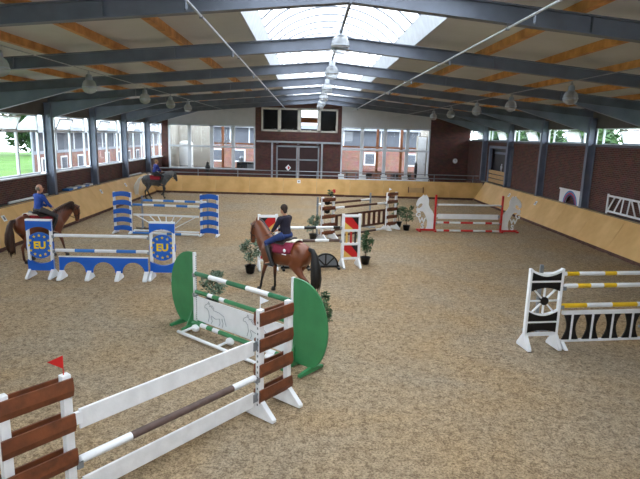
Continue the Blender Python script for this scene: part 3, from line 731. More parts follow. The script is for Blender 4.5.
def posts(parent, w, h, key='white', s=.08):
    for x in (0, w-s): MB().box(x, x+s, -.045, .045, .06, h).build('post', key, parent, bevel=.008)
def holes(parent, h):   # perforated rail on the inner face of the post
    m = MB()
    for k in range(int((h-.3)/.09)): m.box(-.004, .002, -.012, .012, .2+k*.09, .235+k*.09)
    m.build('hole_strip', 'meshgrey', parent)

# --- slatted brown standards
def brown_standard(loc, rz, label, group, w=.74, h=1.77, zs=(1.73, 1.31, .89, .47), near=True, zc=(), sh=.215):
    t = thing('jump_standard', label, 'jump wing', (loc[0], loc[1], 0), rz, group)
    posts(t, w, h, 'whitewood', .1)
    for z in zs:
        for s in (-1, 1):
            prof = [(s*.045, z-sh), (s*.06, z-sh), (s*.085, z-sh*.63), (s*.07, z), (s*.045, z)]
            MB().prism(prof, -.01, w+.01, 'x').build('slat', 'brown', t, bevel=.004 if near else 0)
    for x in (.05, w-.05): foot(t, x, 'whitewood', .32, .28, .09)
    cups(t, zc)
    if near: holes(t, h)
    return t
A, B = (-3.22, 5.53), (-1.37, 7.78); a = jang(A, B)
brown_standard(B, a, 'white standard with four brown slats in the foreground, in front of the right green wing', 'foreground slatted standards', zc=(.69,))
brown_standard(A, a+PI, 'white standard with brown slats and red flag at the bottom left corner', 'foreground slatted standards', zc=(.69,))
def plank(A, B, z0, z1, label, key, off=0, th=.035, inset=.02):
    a = V2(A); b = V2(B); d = (b-a).normalized(); Ln = (b-a).length-2*inset; p = a+d*inset
    t = thing('jump_plank', label, 'plank', (p.x, p.y, 0), math.atan2(d.y, d.x))
    MB().box(.06, Ln-.06, off-th/2, off+th/2, z0, z1).build('board', key, t, bevel=.008)
    for x in (0, Ln-.09): MB().box(x, x+.09, off-th/2-.006, off+th/2+.006, z1-.17, z1-.03).build('hook_plate', 'galv' if x else 'white', t)
    return t
plank(A, B, 1.07, 1.31, 'white painted plank, upper one of the foreground jump', 'whitewood')
plank(A, B, .22, .46, 'white painted plank, lower one of the foreground jump', 'whitewood')
pole(A, B, .69, [(.78, 'white'), (2.0, 'polbrown'), (.55, 'white')], 'white pole with grey-brown middle between the two foreground planks', .05)
pole(A, B, .04, [(1.0, 'white'), (.5, 'polgreen'), (.6, 'white'), (.5, 'polgreen'), (.6, 'white')], 'green and white pole on the sand behind the lower foreground plank', .05, off=.34)
def flag(x, y, z, rz, key, lab, s=.2, up_=.3):
    t = thing('jump_flag', lab, 'flag', (x, y, z), rz)
    MB().loft([(0, 0, 0), (0, 0, up_)], .006, 6).build('stick', 'white' if key == 'white' else key, t)
    MB().prism([(0, up_), (s, up_-s*.38-.02), (0, up_-s*.75-.02)], -.004, .004).build('cloth', key, t)
d = Vector((math.cos(a), math.sin(a)))
flag(A[0]-d.x*.06, A[1]-d.y*.06, 1.75, PI*.98, 'flagred', 'small red triangular flag on the foreground standard at bottom left', .17, .24)
flag(B[0]+d.x*.05, B[1]+d.y*.05, 1.77, a*.2, 'white', 'small white triangular flag on the foreground standard by the green wing', .13, .2)

# --- green half-moon wings
A, B = (-3.16, 11.72), (-.87, 9.76); a = jang(A, B)
def green_wing(loc, rz, label):
    t = thing('green_wing', label, 'jump wing', (loc[0], loc[1], 0), rz, 'green half-moon wings')
    P = [(0, .08), (0, 1.75), (.06, 1.755)]
    for i in range(1, 23):
        th = PI/2-i/23*(PI/2+.95); P.append((.06+.78*max(0, math.cos(th))**.85*(1 if th > 0 else 1), .85+.905*math.sin(th)))
    P.append((.5, .08))
    MB().prism(P, -.02, .02).build('panel', 'green', t, bevel=.006)
    MB().box(-.05, .0, -.035, .035, .06, 1.76).build('post', 'white', t, bevel=.005)
    m = MB()
    for k in range(30): m.box(-.054, -.048, -.03, -.006, .2+k*.05, .225+k*.05)
    m.build('hole_strip', 'meshgrey', t)
    for x in (.02, .46): MB().prism([(-.34, 0), (.34, 0), (.34, .05), (.05, .1), (-.05, .1), (-.34, .05)], x-.035, x+.035, 'x').build('foot', 'green', t, bevel=.006)
    MB().prism([(-.2, .07), (.2, .07), (.02, .45), (-.02, .45)], .03, .06, 'x').build('brace', 'green', t)
    cups(t, (1.28, .82))
green_wing(B, a, 'green half-moon wing panel beside the foreground brown slatted standard')
green_wing(A, a+PI, 'green half-moon wing panel left of the white picture board')
pole(A, B, 1.28, [(.5, 'polgreen'), (.62, 'white'), (.62, 'polgreen'), (.68, 'white'), (.62, 'polgreen')], 'green and white striped pole, topmost of the green wing jump', .05)
pole(A, B, .86, [(.42, 'green'), (.16, 'white'), (.22, 'green'), (.16, 'white'), (1.3, 'green'), (.16, 'white'), (.4, 'green')], 'green pole with narrow white bands above the white picture board', .045)
pole(A, B, .16, [(.3, 'green'), (.22, 'white'), (.2, 'green'), (.2, 'white'), (1.2, 'green'), (.5, 'white'), (.3, 'green')], 'green and white pole below the white picture board', .05, off=-.1)
dd = (V2(B)-V2(A)).normalized(); nn = Vector((-dd.y, dd.x, 0)); L_ = (V2(B)-V2(A)).length
pt = thing('picture_board', 'white board with a sketched horse drawing under the green poles', 'board', (A[0]+dd.x*.1, A[1]+dd.y*.1, 0), a)
MB().box(0, L_-.2, -.015, .015, .2, .76).build('board', 'white', pt, bevel=.004)
def stroke(parent, P, r=.006, y=-.02):
    MB().loft([(x, y, z) for x, z in P], r, 5, side=(0, 1, 0)).build('drawn_line', 'pencil', parent)
def sketch(parent, ox):
    stroke(parent, [(ox+.0, .62), (ox+.1, .68), (ox+.2, .64), (ox+.3, .56), (ox+.48, .55), (ox+.62, .5), (ox+.66, .4), (ox+.7, .3)])
    stroke(parent, [(ox+.0, .62), (ox-.02, .56), (ox+.06, .56), (ox+.12, .5), (ox+.14, .38), (ox+.1, .26)])
    stroke(parent, [(ox+.2, .4), (ox+.24, .3), (ox+.2, .24)]); stroke(parent, [(ox+.2, .42), (ox+.36, .38), (ox+.48, .42), (ox+.5, .32), (ox+.46, .25)])
    stroke(parent, [(ox+.1, .68), (ox+.12, .73), (ox+.16, .68)]); stroke(parent, [(ox+.56, .44), (ox+.6, .34), (ox+.58, .25)]); stroke(parent, [(ox+.14, .62), (ox+.24, .66), (ox+.3, .6)])
sketch(pt, .3); sketch(pt, 1.55)
gf = thing('ground_frame', 'low white ground frame lying before the green wing jump', 'ground rail', (A[0]+dd.x*.05-nn.x*.5, A[1]+dd.y*.05-nn.y*.5, 0), a)
MB().loft([(0, 0, .05), (2.75, 0, .05)], .035, 10).build('front_rail', 'white', gf, True)
for x in (.1, 1.3, 2.6): MB().loft([(x, 0, .05), (x, .36, .08)], .03, 8, side=(0, 0, 1)).build('cross_rail', 'white', gf, True)
for x in (.2, 1.35, 2.5): MB().ball((x, .32, .09), (.11, .08, .08)).build('roller', 'white', gf, True)

# --- EU jump
A, B = (-8.13, 15.68), (-5.3, 15.72); a = jang(A, B)
eum = text_mesh('EU', .3, .006, 'yellow', .012)
def star(cx, cz, r):
    return [(cx+(r if k % 2 == 0 else r*.42)*math.sin(k*PI/5), cz+(r if k % 2 == 0 else r*.42)*math.cos(k*PI/5)) for k in range(10)]
def eu_standard(loc, rz, fs, label):
    t = thing('eu_standard', label, 'jump wing', (loc[0], loc[1], 0), rz, 'EU standards'); w = .74; cx = w/2
    for x in (0, w-.08): MB().box(x, x+.08, -.04, .04, .05, 1.72).build('post', 'white', t, bevel=.008)
    MB().prism([(.0, 1.408), (0, 1.72), (w, 1.72), (w, 1.408)]+arc(cx, .97, .56, .9, PI-.9), -.055, .055).build('top_panel', 'eublue', t)
    MB().prism([(.0, .22), (w, .22), (w, .557)]+arc(cx, .97, .55, -.85, -PI+.85)+[(0, .557)], -.055, .055).build('bottom_panel', 'eublue', t)
    dm = MB().prism(arc(cx, .97, .39, 0, 2*PI-.15, 40), -.035, .035); disc = dm.build('disc', 'eublue', t)
    for s in (-1, 1):
        for k in range(12):
            MB().prism(star(cx+.3*math.sin(k*PI/6), .97+.3*math.cos(k*PI/6), .05), s*.035, s*.041).build('star', 'yellow', disc)
        o = linked('letters', eum, disc, (cx, s*.04, .97)); o.rotation_euler = (PI/2, 0, 0 if s < 0 else PI)
    MB().box(-.0, w, -.06, .06, 1.70, 1.75).build('cap', 'white', t)
    for x in (.04, w-.04): foot(t, x, 'white', .3, .26, .08)
    cups(t, (1.28, .83))
eu_standard(B, a, -1, 'blue and white standard with round EU star disc left of the green wing')
eu_standard(A, a+PI, 1, 'blue and white standard with round EU star disc before the chestnut horse')
pole(A, B, 1.28, [(1, 'white')], 'plain white pole, topmost of the EU jump', .05)
pole(A, B, .83, [(.5, 'white'), (.5, 'white'), (.5, 'polblue'), (.55, 'white'), (.5, 'polblue'), (.3, 'white')][1:] , 'white and blue striped pole above the blue arched gate', .05)
gt = thing('arched_gate', 'blue gate with three arches and white feet under the EU poles', 'gate', (A[0]+.21, A[1]-.12, 0), a)
P = [(0, .2), (0, .66), (2.58, .66), (2.58, .2)]
for k in range(2, -1, -1): P += [(k*.86+.86-.1, .2)]+arc(k*.86+.43, .2, .33, 0, PI, 12)+[(k*.86+.1, .2)]
Q = []
for p in P:
    if not Q or (abs(p[0]-Q[-1][0])+abs(p[1]-Q[-1][1])) > 1e-4: Q.append(p)
MB().prism(Q, -.02, .02).build('arch_board', 'eublue', gt)
MB().box(-.01, 2.59, -.03, .03, .66, .69).build('top_rail', 'white', gt)
for x in (.05, .86, 1.72, 2.53): MB().prism([(-.26, 0), (.26, 0), (.26, .05), (.03, .26), (-.03, .26), (-.26, .05)], x-.06, x+.06, 'x').build('foot', 'white', gt, bevel=.005)

# --- blue slatted wings with fan
A, B = (-8.16, 22.95), (-5.19, 22.72); a = jang(A, B)
def blue_standard(loc, rz, label):
    t = thing('blue_standard', label, 'jump wing', (loc[0], loc[1], 0), rz, 'blue curved-slat standards'); w = .78
    posts(t, w, 1.78, 'white', .08)
    for k in range(5):
        z = 1.58-k*.365; P = [(x, z+.16+.06*math.sin(PI*x/w)) for x in [w*i/10 for i in range(11)]]+[(x, z-.03+.06*math.sin(PI*x/w)) for x in [w-w*i/10 for i in range(11)]]
        MB().prism(P, -.065, -.04).build('curved_slat', 'blue', t); MB().prism(P, .04, .065).build('curved_slat', 'blue', t)
    for x in (.04, w-.04): foot(t, x, 'white', .28, .12, .08)
    cups(t, (1.23,))
blue_standard(B, a, 'white standard with five curved blue slats right of the fan gate')
blue_standard(A, a+PI, 'white standard with five curved blue slats beside the left kickboard')
bw_ = [(.45, 'polblue'), (.5, 'white'), (.5, 'polblue'), (.5, 'white'), (.5, 'polblue'), (.5, 'white')]
pole(A, B, 1.25, bw_, 'blue and white pole, front upper one between the blue slatted standards')
pole((A[0]+.1, A[1]+1.15), (B[0]+.1, B[1]+1.15), 1.3, bw_, 'blue and white pole, rear upper one behind the blue slatted standards')
pole(A, B, .05, [(.6, 'polblue'), (.6, 'white'), (.5, 'polblue'), (.6, 'white')], 'blue and white pole on the sand under the fan gate', off=-.1)
for p_, l_ in (((A[0]+.1, A[1]+1.15), 'left'), ((B[0]+.1, B[1]+1.15), 'right')):
    t = thing('rear_stand', 'thin grey rear upright behind the %s blue slatted standard' % l_, 'upright', (p_[0], p_[1], 0))
    MB().box(-.035, .035, -.035, .035, .03, 1.5).build('upright', 'galv', t); MB().box(-.3, .3, -.03, .03, 0, .05).box(-.03, .03, -.3, .3, 0, .05).build('cross_foot', 'black', t); MB().box(-.05, .05, -.05, .05, 1.22, 1.245).build('cup', 'galv', t)
fg = thing('fan_gate', 'white gate with spokes fanning out between the blue slatted standards', 'gate', (A[0]+.07, A[1], 0), a); L_ = (V2(B)-V2(A)).length-.14
MB().box(0, L_, -.025, .025, .78, .86).build('top_rail', 'white', fg)
for o_ in (-1.3, -.72, -.36, 0, .36, .72, 1.3):
    MB().bar((L_/2+o_*.16, 0, .2), (L_/2+o_, 0, .8), .03, .06, upv=(0, 1, 0)).build('spoke', 'white', fg)
MB().prism(arc(L_/2, .14, .14, 0, PI, 12), -.03, .03).build('hub', 'white', fg)
MB().box(0, L_, -.02, .02, .12, .17).build('bottom_rail', 'white', fg)

# --- standards in black, red and gold
A, B = (-1.6, 17.35), (.52, 17.75); a = jang(A, B)
def flag_standard(loc, rz, label):
    t = thing('flag_standard', label, 'jump wing', (loc[0], loc[1], 0), rz, 'black red gold standards'); w = .66
    posts(t, w, 1.82, 'white', .09)
    for z in (1.71, 1.22, .75, .26): MB().box(.08, w-.08, -.04, .04, z, z+.08).build('crossbar', 'white', t)
    for z0, z1 in ((1.3, 1.71), (.34, .75)):
        x0, x1 = .09, w-.09; H = z1-z0; Wd = x1-x0
        p = MB().box(x0, x1, -.02, .02, z0, z1).build('flag_panel', 'black', t)
        for s in (-1, 1):
            MB().prism([(x0, z1), (x0+.5*Wd, z1), (x1, z0+.28*H), (x1, z0), (x0+.62*Wd, z0), (x0, z0+.62*H)], s*.02, s*.026).build('red_band', 'red', p)
            MB().prism([(x0, z0), (x0+.62*Wd, z0), (x0, z0+.62*H)], s*.02, s*.027).build('gold_band', 'gold', p)
    for x, k in ((.18, 'gold'), (.33, 'red'), (.48, 'black')): MB().box(x-.03, x+.03, -.015, .015, .83, 1.22).build('bar', k, t)
    for x in (.045, w-.045): foot(t, x, 'white', .36, .3, .07)
    cups(t, (1.38, .92))
flag_standard(B, a, 'white standard with black, red and gold diagonal panels right of the bay horse')
flag_standard(A, a+PI, 'white standard with black, red and gold panel behind the rider in navy')
wbk = [(.85, 'white'), (.42, 'black'), (.62, 'white'), (.25, 'black')]
pole(A, B, 1.36, wbk, 'white and black pole, upper one behind the bay horse')
pole(A, B, .92, [(.8, 'white'), (.45, 'polbrown'), (.5, 'white'), (.4, 'polbrown')], 'white and dark grey pole, lower one behind the bay horse')
def half_wheel(x, y, rz, label):
    t = thing('half_wheel', label, 'filler', (x, y, 0), rz, 'half-wheel fillers'); R1 = .44
    MB().prism(arc(0, .08, R1, 0, PI, 20)+arc(0, .08, R1-.05, PI, 0, 20), -.03, .03).build('rim', 'black', t)
    MB().prism(arc(0, .08, R1-.04, 0, PI, 20), -.008, .008).build('mesh_panel', 'meshgrey', t)
    for k in range(1, 4):
        th = PI*k/4; MB().bar((0, 0, .08), ((R1-.03)*math.cos(th), 0, .08+(R1-.03)*math.sin(th)), .05, .035, upv=(0, 1, 0)).build('spoke', 'black', t)
    MB().box(-.48, .48, -.04, .04, .03, .1).build('base_bar', 'black', t)
    for x in (-.42, .42): MB().box(x-.04, x+.04, -.25, .25, 0, .06).build('foot', 'black', t)
half_wheel(.0, 17.5, a, 'black half-wheel filler with grey mesh right of the bay horse tail'); half_wheel(-1.0, 17.3, a, 'black half-wheel filler behind the hindquarters of the bay horse')

# --- brown slatted jump in the background
A, B = (.5, 22.85), (3.1, 25.2); a = jang(A, B)
zz = (1.78, 1.42, 1.06, .7, .36)
brown_standard(B, a, 'white standard with brown slats beside the potted shrub, background right', 'background slatted standards', .74, 1.8, zz, False, (1.28,), .15)
brown_standard(A, a+PI, 'white standard with brown slats and red flower left of the black red gold standard', 'background slatted standards', .74, 1.84, zz, False, (1.28,), .15)
wbr = [(.5, 'white'), (2.0, 'darkbrown'), (.6, 'white')]
pole(A, B, 1.32, wbr, 'brown pole with white ends, front upper one of the background slatted jump')
nn = Vector((-math.sin(a), math.cos(a))); o_ = .9
A2 = (A[0]+nn.x*o_-.1, A[1]+nn.y*o_); B2 = (B[0]+nn.x*o_-.1, B[1]+nn.y*o_)
pole(A2, B2, 1.38, wbr, 'brown pole with white ends, rear one of the background slatted jump')
for p_, l_ in ((A2, 'left'), (B2, 'right')):
    t = thing('rear_stand', 'thin grey rear upright at the %s end of the background slatted jump' % l_, 'upright', (p_[0], p_[1], 0))
    MB().box(-.04, .04, -.04, .04, .03, 1.7).build('upright', 'galv', t); MB().box(-.3, .3, -.03, .03, 0, .05).box(-.03, .03, -.3, .3, 0, .05).build('cross_foot', 'galv', t); MB().box(-.06, .06, -.06, .06, 1.3, 1.325).build('cup', 'galv', t)
bg = thing('slotted_gate', 'dark brown gate with upright slots in the background slatted jump', 'gate', (A[0]+math.cos(a)*.1, A[1]+math.sin(a)*.1, 0), a); L_ = (V2(B)-V2(A)).length-.2
for z in (.32, .94): MB().box(0, L_, -.025, .025, z, z+.09).build('rail', 'darkbrown', bg)
for k in range(10): MB().box(L_*k/9.0*.96, L_*k/9.0*.96+.14, -.02, .02, .4, .96).build('upright_slat', 'darkbrown', bg)
pole(A, B, .12, [(1.2, 'darkbrown'), (.7, 'polbrown'), (.6, 'white')], 'brown and white pole below the slotted gate', off=-.12)
fl = thing('flower_pot', 'red flowers with green leaves on the background slatted standard', 'flowers', (A[0]-.15, A[1]-.14, 1.86), 0)
leaves(60, [(0, 0, .12, .16)], .06, rnd).build('leaves', 'leaf', fl); leaves(26, [(.1, 0, .2, .09)], .06, rnd).build('blossoms', 'flower', fl); MB().lathe([(.05, -.02), (.07, .08)], 10).build('pot', 'pot', fl)
flag(B[0]+.1, B[1]+.1, 1.8, 0, 'white', 'small white flag on the background slatted standard', .14, .22)

# --- white horse wings with red posts
A, B = (5.5, 25.3), (8.68, 25.45); a = jang(A, B)
HP = [(138,237),(138,178),(130,163),(120,152),(114,138),(114,120),(109,106),(101,97),(97,103),(90,97),(85,104),(73,112),(65,125),(62,139),(66,147),(72,144),(76,136),(85,133),(89,138),(84,148),(75,154),(69,150),(64,156),(66,166),(73,170),(82,165),(92,166),(100,176),(106,190),(112,205),(112,222),(108,237)]
SC = .0118
def horse_wing(loc, rz, label, mirror):
    t = thing('horse_wing', label, 'jump wing', (loc[0], loc[1], 0), rz, 'white horse wings')
    P = [((140-x)*SC+.07, (237-y)*SC+.1) for x, y in HP]
    MB().prism(P, -.015, .015).build('horse_silhouette', 'white', t)
    for ch, x, y, s in (('G', 74, 180, .34), ('W', 90, 203, .34), ('S', 93, 227, .34)):
        me = text_mesh(ch, s, .012, 'white', .012); o = linked('letter', me, t, ((140-x)*SC+.07, 0, (237-y)*SC+.1)); o.rotation_euler = (PI/2, 0, PI if mirror else 0)
    MB().box(0, .08, -.05, .05, .02, 1.75).build('post', 'red', t, bevel=.006)
    MB().box(-.02, .86, -.05, .05, .02, .1).build('base', 'red', t); 
    for x in (.04, .8): MB().box(x-.04, x+.04, -.3, .3, 0, .07).build('foot', 'red', t)
    cups(t, (1.28, .42))
horse_wing(B, a, 'white rearing-horse wing with letters on red post beside the right kickboard', False)
horse_wing(A, a+PI, 'white rearing-horse wing with letters on red post right of the potted shrubs', True)
pole(A, B, 1.28, [(1, 'white')], 'plain white pole between the white horse wings', .045)
plank(A, B, .6, .84, 'white plank between the white horse wings', 'white', inset=.05)
rw = [(.32, 'white'), (.28, 'red'), (.55, 'white'), (.6, 'red'), (.6, 'white'), (.32, 'red'), (.35, 'white')]
pole(A, B, .42, rw, 'red and white pole hanging under the plank of the white horse jump')
pole(A, B, .05, rw, 'red and white pole on the sand before the white horse wings', off=-.1)

# --- black and white standard with yellow poles
A, B = (4.82, 10.95), (7.84, 11.34); a = jang(A, B)
def black_standard(loc, rz, label):
    t = thing('black_standard', label, 'jump wing', (loc[0], loc[1], 0), rz, 'black and white standards'); w = .78
    posts(t, w, 1.76, 'white', .055)
    x0, x1 = .05, w-.05; cx = w/2
    curve = lambda z, dz: [(x0+(x1-x0)*i/12, z+dz*math.sin(PI*i/12)) for i in range(13)]
    def band(lo, hi, key, nm, th=.03): MB().prism(lo+hi[::-1], -th, th).build(nm, key, t)
    band(curve(1.69, -.1), curve(1.74, -.1), 'white', 'top_rail', .045)
    band(curve(1.5, 0), curve(1.69, -.1), 'black', 'black_panel')
    band(curve(1.46, 0), curve(1.5, 0), 'white', 'crossbar', .04)
    band(curve(1.26, .08), curve(1.46, 0), 'black', 'black_panel')
    band(curve(.6, 0), curve(.82, -.1), 'black', 'black_panel')
    band(curve(.82, -.1), curve(.85, -.1), 'white', 'crossbar', .04)
    band(curve(.565, 0), curve(.6, 0), 'white', 'crossbar', .04)
    band(curve(.34, .06), curve(.565, 0), 'black', 'black_panel')
    band(curve(.27, 0), curve(.33, 0), 'white', 'crossbar', .04)
    zc = 1.05
    for k in range(4):
        th = PI*k/4+PI/2; r_ = .33 if k != 1 else .33
        r_ = (.28, .4, .33, .4)[k]; MB().bar((cx-r_*math.cos(th), 0, zc-r_*math.sin(th)), (cx+r_*math.cos(th), 0, zc+r_*math.sin(th)), .03, .04, upv=(0, 1, 0)).build('spoke', 'white', t)
    MB().prism(arc(cx, zc, .09, 0, 2*PI-.3, 20), -.04, .04).build('hub', 'black', t)
    for x in (.04, w-.04): foot(t, x, 'white', .25, .3, .08)
    cups(t, (1.36, .94))
black_standard(A, a+PI, 'black and white standard with spoked wheel at the left end of the yellow poles')
black_standard(B, a, 'black and white standard at the right end of the yellow poles, outside the picture')
pole(A, B, 1.37, [(.28, 'white'), (.3, 'polyellow'), (.3, 'white'), (.3, 'polyellow'), (.7, 'white'), (.3, 'polyellow'), (.7, 'white')], 'yellow and white pole, middle one of the yellow jump')
pole(A, B, .93, [(.55, 'polyellow'), (.6, 'white'), (.6, 'polyellow'), (.6, 'white'), (.55, 'polyellow')], 'yellow and white pole, lowest one above the black and white gate')
A3 = (A[0]-.05, A[1]+.95); B3 = (B[0]-.05, B[1]+.95)
pole(A3, B3, 1.38, [(.6, 'white'), (.32, 'polyellow'), (.68, 'white'), (.32, 'polyellow'), (.8, 'white'), (.32, 'polyellow')], 'yellow and white pole, rear topmost one of the yellow jump')
for p_, l_ in ((A3, 'at the left end of the rear yellow pole'), (B3, 'at the hidden right end of the rear yellow pole')):
    t = thing('rear_stand', 'thin grey rear upright '+l_, 'upright', (p_[0], p_[1], 0)); 
    MB().box(-.035, .035, -.035, .035, .03, 1.6).build('upright', 'galv', t); MB().box(-.3, .3, -.03, .03, 0, .05).box(-.03, .03, -.3, .3, 0, .05).build('cross_foot', 'galv', t); MB().box(0, .07, -.05, .05, 1.3, 1.325).build('cup', 'galv', t)
hg = thing('hourglass_gate', 'white framed gate with black hourglass panels under the yellow poles', 'gate', (A[0]+.06, A[1]-.02, 0), a); L_ = 2.9
MB().box(0, L_, -.03, .03, .74, .82).build('top_rail', 'white', hg); MB().box(0, L_, -.03, .03, .12, .17).build('bottom_rail', 'white', hg)
n_ = 6; pw_ = L_/n_
for k in range(n_):
    x0 = k*pw_; xc = x0+pw_/2
    MB().box(xc-.022, xc+.022, -.03, .03, .16, .75).build('white_bar', 'white', hg)
    for s in (-1, 1):
        P = [(xc+s*.022, .17), (xc+s*.022, .74)]+[(xc+s*(.195-.09*math.sin(PI*i/10)), .74-.57*i/10) for i in range(11)]
        MB().prism(P, -.015, .015).build('black_panel', 'black', hg)
for x in (.06, L_-.06): MB().prism([(-.22, 0), (.22, 0), (.03, .14), (-.03, .14)], x-.04, x+.04, 'x').build('foot', 'white', hg)

# --- parts leaning on the ledges
def lean(y, lab, name, x=12.5, tilt=.1):
    t = thing(name, lab, 'gate', (x, y, KH), PI/2); t.rotation_euler = (0, 0, -PI/2); return t
rg = lean(27.55, 'white panel with red and blue rainbow arch leaning on the right brick wall', 'rainbow_panel', 12.4)
MB().prism([(.1, 0), (.1, .62), (0, .62), (0, .7), (2.5, .7), (2.5, .62), (2.4, .62), (2.4, 0), (2.1, 0)]+arc(1.25, -.1, .5, .25, PI-.25, 14)+[(.4, 0)], -.02, .02).build('panel', 'white', rg)
for r1, k in ((.75, 'rainblue'), (.665, 'rainred'), (.58, 'raindark')): MB().prism(arc(1.25, -.1, r1, .11, PI-.11, 16)+arc(1.25, -.1, r1-.085, PI-.11, .11, 16), -.028, -.02).build('arch_band', k, rg)
tg = lean(23.05, 'white lattice gate with diagonal bars leaning on the right brick wall', 'lattice_gate', 12.42)
for z in (.08, .74): MB().box(0, 2.75, -.02, .02, z, z+.08).build('rail', 'white', tg)
for x in (0, 2.67): MB().box(x, x+.08, -.025, .025, 0, .86).build('end_post', 'white', tg)
for x0, x1 in ((.1, .55), (.6, 1.0), (1.1, 1.2), (1.55, 1.65), (2.15, 1.75), (2.6, 2.2)): MB().bar((x0, 0, .12), (x1, 0, .76), .07, .03, upv=(0, 1, 0)).build('diagonal_bar', 'white', tg)
bt = thing('blue_white_boards', 'stacked blue and white boards on the left ledge', 'boards', (-12.4, 26.3, KH))
for k in range(6): MB().box(-.17, .17, k*.5, k*.5+.46, .02+(k % 2)*.015, .1+(k % 2)*.03).build('board', 'polblue' if k % 2 == 0 else 'white', bt)
wp = MB().loft([(-12.38, 21.2, KH+.06), (-12.38, 24.4, KH+.06)], .055, 10, side=(0, 0, 1)).build('spare_pole', 'white', None, True); tag(wp, 'spare white pole lying on the left ledge behind the rider in royal blue', 'pole')
wp = MB().loft([(-12.4, 35.6, KH+.05), (-12.4, 38.2, KH+.05)], .05, 10, side=(0, 0, 1)).build('spare_pole', 'white', None, True); tag(wp, 'spare white pole lying on the left ledge near the back corner', 'pole')

# --- potted shrubs
def plant(x, y, h, key, lab, seed, wide=.3, z=0):
    rr = random.Random(seed); t = thing('potted_shrub', lab, 'plant', (x, y, z), rr.uniform(0, 6), 'potted shrubs'); ph = .26
    MB().lathe([(.11, 0), (.13, .02), (.165, ph-.03), (.18, ph-.03), (.18, ph), (.15, ph), (.14, ph-.04)], 16).build('pot', 'pot', t, True)
    MB().lathe([(.145, ph-.06), (.145, ph-.04)], 12).build('soil', 'soil', t)
    MB().loft([(0, 0, ph-.08), (.01, .01, ph+.15), (.03, -.01, h*.6), (0, 0, h*.8)], [.018, .016, .012, .006], 6).build('stem', 'stem', t)
    for k in range(5):
        b_ = rr.uniform(0, 6.3); MB().loft([(0, 0, h*(.38+.07*k)), (wide*.7*math.cos(b_), wide*.7*math.sin(b_), h*(.5+.08*k))], [.008, .004], 5).build('branch', 'stem', t)
    bl = [(rr.uniform(-1, 1)*wide*.6, rr.uniform(-1, 1)*wide*.6, h*(.45+.45*i/9), wide*(.55-.25*i/9)) for i in range(10)]
    f = leaves(520, bl, .055, rr).build('foliage', key, t); f['kind'] = 'stuff'
plant(-2.43, 16.66, 1.15, 'olive', 'grey-green potted shrub at the chest of the bay horse', 1, .36)
plant(1.41, 18.23, 1.2, 'leaf', 'dark green potted shrub right of the black red gold standard', 2, .32)
plant(-.38, 22.45, 1.1, 'olive', 'grey-green potted shrub left of the background slatted standard', 3, .32)
plant(4.12, 25.3, 1.2, 'leaf', 'dark green potted shrub in front beside the left white horse wing', 4, .4)
plant(3.9, 26.3, 1.25, 'leaf', 'dark green potted shrub partly behind another beside the background slatted jump', 5, .36)
plant(-.33, 11.3, .98, 'leaf', 'dark green potted shrub half hidden behind the right green wing', 6, .36)
plant(-3.0, 13.1, 1.0, 'olive', 'grey-green potted shrub behind the green pole jump', 7, .34)

for z_, l_ in ((1.45, 'upper'), (1.08, 'lower')):
    hp = thing('hanging_pot', '%s dark round pot hanging behind the slats of the background standard' % l_, 'pot', (.2, 22.82, z_))
    MB().lathe([(.04, 0), (.11, .03), (.13, .14), (.12, .2)], 12).build('pot', 'pot', hp, True); leaves(50, [(0, 0, .2, .1)], .05, rnd).build('leaves', 'leaf', hp); MB().box(-.01, .01, -.2, 0, .16, .18).build('hook', 'galv', hp)

